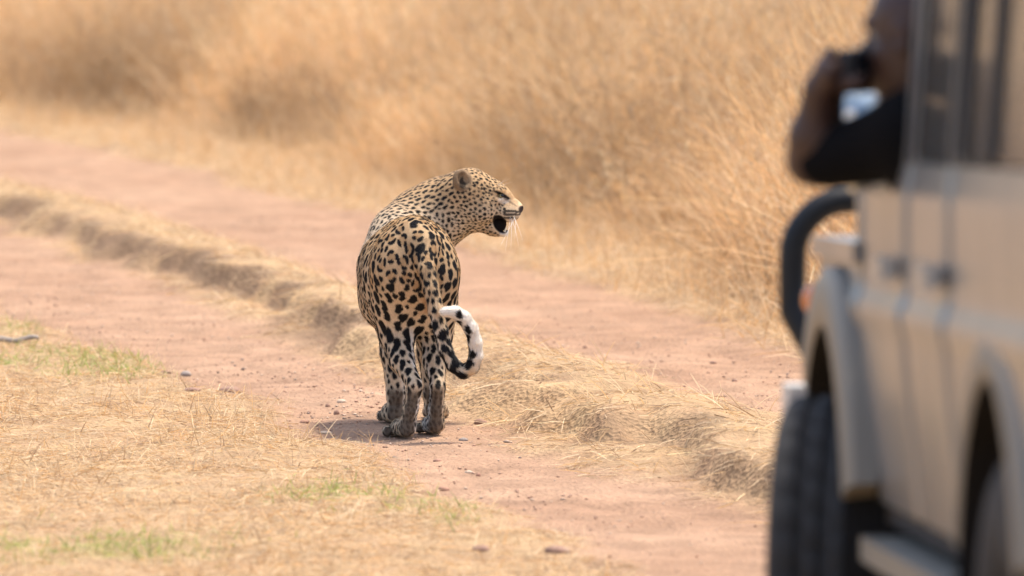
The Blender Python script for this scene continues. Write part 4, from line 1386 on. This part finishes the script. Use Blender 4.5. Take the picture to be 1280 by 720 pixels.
# ================================================================== MAN AT THE WINDOW, WITH A CAMERA
def build_person():
    base = np.array([0.96, 12.95, 0.86])
    hips = np.array([0.98, 12.93, 0.93])
    Q = lambda px, py, d: P(px, py, d)
    chest = np.array([0.845, 12.96, 1.23]); neck = np.array([0.775, 12.97, 1.375])
    headc = Q(1150, 42, 12.97)
    shL, elL, wrL, haL = Q(1140, 166, 12.90), Q(1012, 202, 13.02), Q(1024, 112, 12.965), Q(1036, 90, 12.95)
    shR, elR, wrR, haR = Q(1150, 178, 13.12), Q(1024, 205, 13.26), Q(1036, 118, 13.14), Q(1046, 96, 13.09)
    body = Field((0.42, 12.7, 0.55), (1.2, 13.75, 1.66), 0.0055)
    shirt = Field((0.42, 12.7, 0.75), (1.2, 13.45, 1.5), 0.0065)
    pants = Field((0.65, 12.65, 0.55), (1.25, 13.75, 1.1), 0.008)
    for f, o in ((body, 0.0), (shirt, 0.012)):
        f.cone(hips, chest, 0.13 + o, 0.145 + o, 0.05)
        f.cone(chest + [0, -0.06, 0], chest + [0, 0.07, 0], 0.115 + o, 0.115 + o, 0.05)
        f.cone(shL, shR, 0.06 + o, 0.06 + o, 0.05)
        f.cone(chest, neck - [0, 0, 0.06], 0.11 + o, 0.06 + o, 0.05)
        for s_, e_ in ((shL, elL), (shR, elR)):
            if f is body: f.cone(s_, e_, 0.054, 0.038, 0.03)
            else: f.cone(s_, s_ + (e_ - s_) * 0.88, 0.068, 0.050, 0.04)
    if True:                                                  # hollow collar
        shirt.cone(neck - [0, 0, 0.01], neck + [0, 0, 0.2], 0.062, 0.08, 0.01, 'carve')
    knee = [np.array([1.08, 13.38, 0.93]), np.array([0.88, 13.40, 0.93])]
    foot = [np.array([1.08, 13.44, 0.66]), np.array([0.88, 13.46, 0.66])]
    for k_, f_ in zip(knee, foot):
        body.cone(hips, k_, 0.085, 0.055, 0.04); body.cone(k_, f_, 0.052, 0.035, 0.03); body.cone(f_, f_ + [0, 0.13, -0.03], 0.036, 0.032, 0.02)
        pants.cone(hips, k_, 0.105, 0.07, 0.04); pants.cone(k_, f_, 0.067, 0.055, 0.03)
    pants.cone(hips + [0, 0, -0.02], hips + [-0.02, 0, 0.06], 0.15, 0.145, 0.04)
    # neck and head; he faces left and a little forward
    body.cone(neck - [0, 0, 0.05], headc + [0.015, 0, -0.06], 0.058, 0.052, 0.03)
    fx = np.array([-0.90, 0.42, -0.10]); fx /= np.linalg.norm(fx)
    up = np.array([-0.1, 0.05, 1.0]); up -= fx * (up @ fx); up /= np.linalg.norm(up)
    sd = np.cross(fx, up)
    H = lambda a, b, c: headc + fx * a + sd * b + up * c
    body.ell(H(-0.008, 0, 0.03), (0.098, 0.077, 0.088), rot=[fx, sd, up], k=0.03)
    body.ell(H(0.030, 0, -0.045), (0.062, 0.060, 0.075), rot=[fx, sd, up], k=0.03)
    body.cone(H(0.060, 0, -0.085), H(0.068, 0, -0.10), 0.026, 0.022, 0.02)     # chin
    body.cone(H(0.088, 0, 0.010), H(0.106, 0, -0.028), 0.010, 0.016, 0.010)     # nose
    body.cone(H(0.082, -0.03, 0.026), H(0.082, 0.03, 0.026), 0.014, 0.014, 0.015)
    body.cone(H(0.086, -0.016, -0.062), H(0.086, 0.016, -0.062), 0.011, 0.011, 0.008)
    for s_ in (-1, 1):
        body.ell(H(0.084, s_ * 0.031, 0.006), (0.012, 0.014, 0.009), rot=[fx, sd, up], k=0.006, op='carve')
        body.ell(H(0.006, s_ * 0.076, -0.006), (0.019, 0.010, 0.032), rot=[fx, sd, up], k=0.008)
        body.ell(H(0.010, s_ * 0.084, -0.004), (0.010, 0.007, 0.018), rot=[fx, sd, up], k=0.004, op='carve')
        body.ell(H(0.055, s_ * 0.042, -0.03), (0.022, 0.018, 0.020), rot=[fx, sd, up], k=0.02)
    # the camera's place and axes
    cc = Q(1068, 84, 12.985)
    cz = np.array([0.0, 0.0, 1.0]); cy = fx - cz * (fx @ cz); cy /= np.linalg.norm(cy); cx = np.cross(cy, cz)
    # forearms, palms, five fingers each, closed on the camera's ends
    def arm(el, wr, ha, side, grip):
        body.cone(el, el + (wr - el) * 0.35, 0.040, 0.042, 0.02)
        body.cone(el + (wr - el) * 0.35, wr, 0.042, 0.027, 0.02)
        dirh = (ha - wr) / np.linalg.norm(ha - wr)
        pal = ha
        body.cone(wr, pal, 0.027, 0.026, 0.015)
        body.ell(pal, (0.022, 0.040, 0.036), k=0.015)
        for i in range(4):
            z0 = 0.030 - 0.019 * i
            k1 = grip + cx * side * 0.012 + cy * (0.018) + cz * z0
            k2 = grip - cx * side * 0.014 + cy * (0.036 - 0.003 * abs(i - 1)) + cz * (z0 - 0.002)
            k3 = grip - cx * side * (0.036 - 0.004 * i) + cy * 0.032 + cz * (z0 - 0.005)
            body.chain([pal + cz * z0 * 0.8, k1, k2, k3], [0.0115, 0.0098, 0.0092, 0.008], 0.004)
        t1 = pal + cz * -0.018 - cy * 0.022
        t2 = grip - cy * 0.026 + cz * -0.026
        t3 = grip - cy * 0.028 - cx * side * 0.026 + cz * -0.016
        body.chain([pal, t1, t2, t3], [0.016, 0.012, 0.011, 0.009], 0.005)
    arm(elL, wrL, haL, -1, cc + cx * -0.056)
    arm(elR, wrR, haR, 1, cc + cx * 0.056 + cz * -0.012)
    root = empty('person', tuple(base))
    tag(root, 'bald man in black t-shirt leaning out of the vehicle window photographing with a camera', 'person')
    skin, nt, b = mat_new('skin')
    b.inputs['Base Color'].default_value = (0.058, 0.028, 0.021, 1); b.inputs['Roughness'].default_value = 0.5
    b.inputs['Subsurface Weight'].default_value = 0.08; b.inputs['Subsurface Radius'].default_value = (0.01, 0.004, 0.002)
    V, F = body.mesh(2); link('body', mesh_np('body', V - base, F4=F), skin, root)
    V, F = shirt.mesh(2); link('t_shirt', mesh_np('t_shirt', V - base, F4=F), simple_mat('black_cotton', (0.006, 0.006, 0.007), 0.95, bump=0.2, scale=30, spec=0.1), root)
    V, F = pants.mesh(1); link('trousers', mesh_np('trousers', V - base, F4=F), simple_mat('khaki_cotton', (0.16, 0.12, 0.08), 0.9), root)
    ew = simple_mat('eye_white', (0.30, 0.27, 0.24), 0.3)
    for s_ in (-1, 1):
        bm = bmesh.new(); bmesh.ops.create_uvsphere(bm, u_segments=12, v_segments=8, radius=0.0105)
        me = bpy.data.meshes.new('eye'); bm.to_mesh(me); bm.free()
        o = link('eye', me, ew, root); o.location = H(0.074, s_ * 0.031, 0.006) - base
    # camera
    cam_root = empty('digital_camera', tuple(cc))
    tag(cam_root, 'small dark digital camera held up to the face of the leaning man', 'camera')
    M = Matrix((tuple(cx), tuple(cy), tuple(cz))).transposed().to_4x4()
    cam_root.rotation_euler = M.to_euler()
    cm = simple_mat('camera_body', (0.016, 0.018, 0.026), 0.4)
    def part(name, bm, mat, parent=cam_root):
        me = bpy.data.meshes.new(name); bm.to_mesh(me); bm.free()
        return link(name, me, mat, parent)
    bm = bmesh.new(); bmesh.ops.create_cube(bm, size=1.0)
    for v in bm.verts: v.co = Vector((v.co.x * 0.115, v.co.y * 0.034, v.co.z * 0.066))
    bmesh.ops.bevel(bm, geom=bm.edges[:], offset=0.007, segments=3, affect='EDGES'); part('camera_body', bm, cm)
    bm = bmesh.new(); bmesh.ops.create_cone(bm, cap_ends=True, segments=24, radius1=0.029, radius2=0.026, depth=0.045, matrix=Matrix.Translation((0.008, 0.038, -0.002)) @ Matrix.Rotation(R(-90), 4, 'X'))
    lens = part('lens_barrel', bm, simple_mat('lens_barrel', (0.02, 0.02, 0.022), 0.3))
    bm = bmesh.new(); bmesh.ops.create_uvsphere(bm, u_segments=16, v_segments=8, radius=0.02)
    for v in bm.verts: v.co = Vector((v.co.x + 0.008, v.co.y * 0.2 + 0.0605, v.co.z - 0.002))
    part('front_glass', bm, simple_mat('lens_glass', (0.02, 0.02, 0.04), 0.03), lens)
    bm = bmesh.new(); bmesh.ops.create_cube(bm, size=1.0)
    for v in bm.verts: v.co = Vector((v.co.x * 0.070, v.co.y * 0.002 - 0.0185, v.co.z * 0.048))
    part('screen', bm, simple_mat('screen', (0.03, 0.035, 0.045), 0.1))
    bm = bmesh.new(); bmesh.ops.create_cone(bm, cap_ends=True, segments=14, radius1=0.008, radius2=0.008, depth=0.008, matrix=Matrix.Translation((0.036, 0.0, 0.036)))
    part('shutter_button', bm, simple_mat('button', (0.5, 0.5, 0.5), 0.3, metal=1.0))
    return root
person = build_person()
# ================================================================== STONES, CLODS, GRIT, A STICK
def rock_mesh(name, sx, sy, sz, seed, sub=2, rough=0.28):
    bm = bmesh.new(); bmesh.ops.create_icosphere(bm, subdivisions=sub, radius=1.0)
    V = np.array([v.co[:] for v in bm.verts])
    n = fbm(V * 1.3 + seed * 7.7, 3, seed) - 0.5
    n2 = fbm(V * 3.7 + seed * 3.1, 2, seed + 5) - 0.5
    for v, a, c in zip(bm.verts, n, n2):
        q = v.co * (1 + rough * 2 * a + rough * c)
        v.co = Vector((q.x * sx, q.y * sy, max(q.z, -0.45) * sz))
    me = bpy.data.meshes.new(name); bm.to_mesh(me); bm.free()
    return me


m_red = simple_mat('red_clod', (0.38, 0.21, 0.14), 0.95, var=0.3, scale=60, bump=0.5)
m_brn = simple_mat('brown_clod', (0.28, 0.165, 0.115), 0.95, var=0.3, scale=60, bump=0.5)
m_gry = simple_mat('grey_stone', (0.30, 0.24, 0.20), 0.9, var=0.3, scale=60, bump=0.5)
m_tan = simple_mat('tan_stone', (0.48, 0.36, 0.26), 0.9, var=0.3, scale=60, bump=0.5)
STONES = [
    (287, 491, 27, 12, m_brn, 'largest flat brown clod on the track left of the leopard'),
    (240, 491, 24, 7, m_brn, 'thin dark sliver of clod just left of the largest flat clod'),
    (232, 471, 14, 9, m_gry, 'small grey stone above the thin dark sliver of clod'),
    (208, 466, 14, 5, m_brn, 'flat dark chip on the track beside the green grass tip'),
    (142, 443, 14, 5, m_brn, 'small flat chip at the track edge right of the grey stick'),
    (410, 509, 7, 6, m_brn, 'small dark round stone standing alone left of the paws'),
    (421, 518, 7, 8, m_brn, 'small upright brown stone just left of the front paw'),
    (427, 503, 13, 6, m_tan, 'low tan stone above the two small dark stones'),
    (407, 541, 16, 4, m_tan, 'pale flat chip at the left edge of the rear paws shadow'),
    (380, 528, 12, 6, m_red, 'reddish lump among grit at the left edge of the track'),
    (601, 530, 17, 9, m_brn, 'brown lump on the track right of the rear paws below the tail'),
    (579, 551, 11, 6, m_gry, 'grey pebble on the track just below the brown lump by the paws'),
    (547, 574, 12, 5, m_red, 'flat reddish chip directly below the rear paws'),
    (586, 591, 12, 5, m_tan, 'pale flat stone on the track between the paws and the near verge'),
    (598, 596, 6, 6, m_red, 'tiny red clod touching the pale flat stone'),
    (555, 612, 14, 7, m_red, 'blurred red lump at the edge of the near verge below the leopard'),
    (601, 687, 22, 11, m_brn, 'blurred dark brown clod lying on the near verge at bottom centre'),
    (697, 691, 34, 13, m_brn, 'largest blurred brown clod at the bottom of the near track'),
    (892, 455, 9, 5, m_brn, 'small dark stone on the far track near the vehicle'),
    (918, 477, 7, 5, m_brn, 'small brown stone on the far track lower and right of its neighbour'),
    (731, 435, 7, 5, m_brn, 'tiny dark stone on the far track edge above the straw crown'),
]
for k, (px_, py_, w, h, mt, lab) in enumerate(STONES):
    g = G(px_, py_)
    z = float(height(np.array([g[0]]), np.array([g[1]]))[0])
    g = G(px_, py_, z)
    s_ = FPX / g[1]
    o = link('stone', rock_mesh('stone', w / s_ * 0.52, w / s_ * 0.45, h / s_ * 0.62, 3 + k), mt)
    z = float(height(np.array([g[0]]), np.array([g[1]]))[0])
    o.location = (g[0], g[1], z + 0.1 * h / s_)
    o.rotation_euler = (0, 0, random.uniform(-0.3, 0.3))
    o.data.polygons.foreach_set('use_smooth', [True] * len(o.data.polygons))
    tag(o, lab, 'stone', 'loose stones and clods on the track')

# grey weathered stick on the left verge
g = G(20, 438); zz_ = float(height(np.array([g[0]]), np.array([g[1]]))[0])
bm = bmesh.new(); rings = []
for i in range(15):
    t = i / 14
    c = Vector((-0.09 + 0.17 * t, 0.02 * math.sin(t * 5), 0.012 + 0.006 * math.sin(t * 9)))
    r = 0.0125 * (1 - 0.35 * t) * (1 + 0.15 * math.sin(i * 2.3))
    rings.append([bm.verts.new(c + Vector((0.002 * math.sin(i + k), r * math.cos(6.283 * k / 9), r * math.sin(6.283 * k / 9)))) for k in range(9)])
for a, c in zip(rings, rings[1:]):
    for k in range(9):
        bm.faces.new((a[k], a[(k + 1) % 9], c[(k + 1) % 9], c[k]))
bm.faces.new(rings[0][::-1]); bm.faces.new(rings[-1])
me = bpy.data.meshes.new('stick'); bm.to_mesh(me); bm.free()
me.polygons.foreach_set('use_smooth', [True] * len(me.polygons))
o = link('stick', me, simple_mat('grey_wood', (0.33, 0.27, 0.22), 0.9, var=0.3, scale=40, bump=0.6))
o.location = (g[0], g[1], zz_ + 0.012); o.rotation_euler = (0, R(-4), R(6))
tag(o, 'grey weathered stick lying on the verge at the left edge', 'stick')

# grit on the bare tracks
x, y = scatter(60000, -100, 1300, 15.0, 34)
z_ = zones(x, y)
nse = fbm(np.stack([x, y], -1) * 2.5, 3, 71)
gb = G(410, 540); edge_d = np.exp(-((x - gb[0]) / 0.35) ** 2 - ((y - gb[1]) / 1.6) ** 2)
m = rng.random(len(x)) < (z_[0] + z_[2]) * np.clip(0.10 + 0.4 * sstep(0.5, 0.7, nse) + 0.7 * edge_d, 0, 1)
x, y = x[m], y[m]; n = len(x)
oc = np.array([[1, 0, 0], [0.2, 1, 0], [-1, 0.1, 0], [-0.1, -1, 0], [0, 0, 1], [0, 0, -0.6]], float)
of = np.array([[0, 1, 4], [1, 2, 4], [2, 3, 4], [3, 0, 4], [1, 0, 5], [2, 1, 5], [3, 2, 5], [0, 3, 5]])
sz = 0.0022 + 0.0045 * rng.random(n) ** 4 + 0.004 * (rng.random(n) < 0.015)
a = rng.uniform(0, 6.283, n)
V = oc[None] * (1 + rng.normal(0, 0.22, (n, 6, 3))) * sz[:, None, None] * np.array([1.25, 1, 0.75])
V = np.stack([V[..., 0] * np.cos(a)[:, None] - V[..., 1] * np.sin(a)[:, None], V[..., 0] * np.sin(a)[:, None] + V[..., 1] * np.cos(a)[:, None], V[..., 2]], -1)
V += np.stack([x, y, height(x, y) + sz * 0.3], -1)[:, None, :]
me = mesh_np('gravel', V.reshape(-1, 3), F3=(of[None] + (np.arange(n) * 6)[:, None, None]).reshape(-1, 3), smooth=False)
c = pick(n, [(0.43, 0.27, 0.19), (0.36, 0.21, 0.145), (0.54, 0.40, 0.30), (0.30, 0.22, 0.18)], [0.45, 0.2, 0.27, 0.08])
set_col(me, np.clip(np.repeat(c, 6, 0), 0, 1))
tag(link('gravel', me, attr_mat('gravel', rough=0.95, spec=0.1)), 'fine reddish grit scattered over the bare wheel tracks', 'gravel', kind='stuff')

# two thin stalks standing at the left edge of the verge
for (px_, py_, hh, ln_, lab) in ((27, 428, 0.05, 0.075, 'short thin dry stalk standing behind the grey stick'), (44, 425, 0.35, 0.19, 'taller thin dry stalk leaning right behind the grey stick')):
    g = G(px_, py_)
    o = blades('dry_stalk', place(np.array([g[0]]), np.array([g[1]])), np.array([ln_]), np.array([0.003]), np.array([hh]), np.array([1.35]), np.array([0.12]), PALE[None] * 1.05, 4, kind=None, label=lab, cat='stalk', mat=grass_m)
    o['group'] = 'thin dry stalks on the verge'
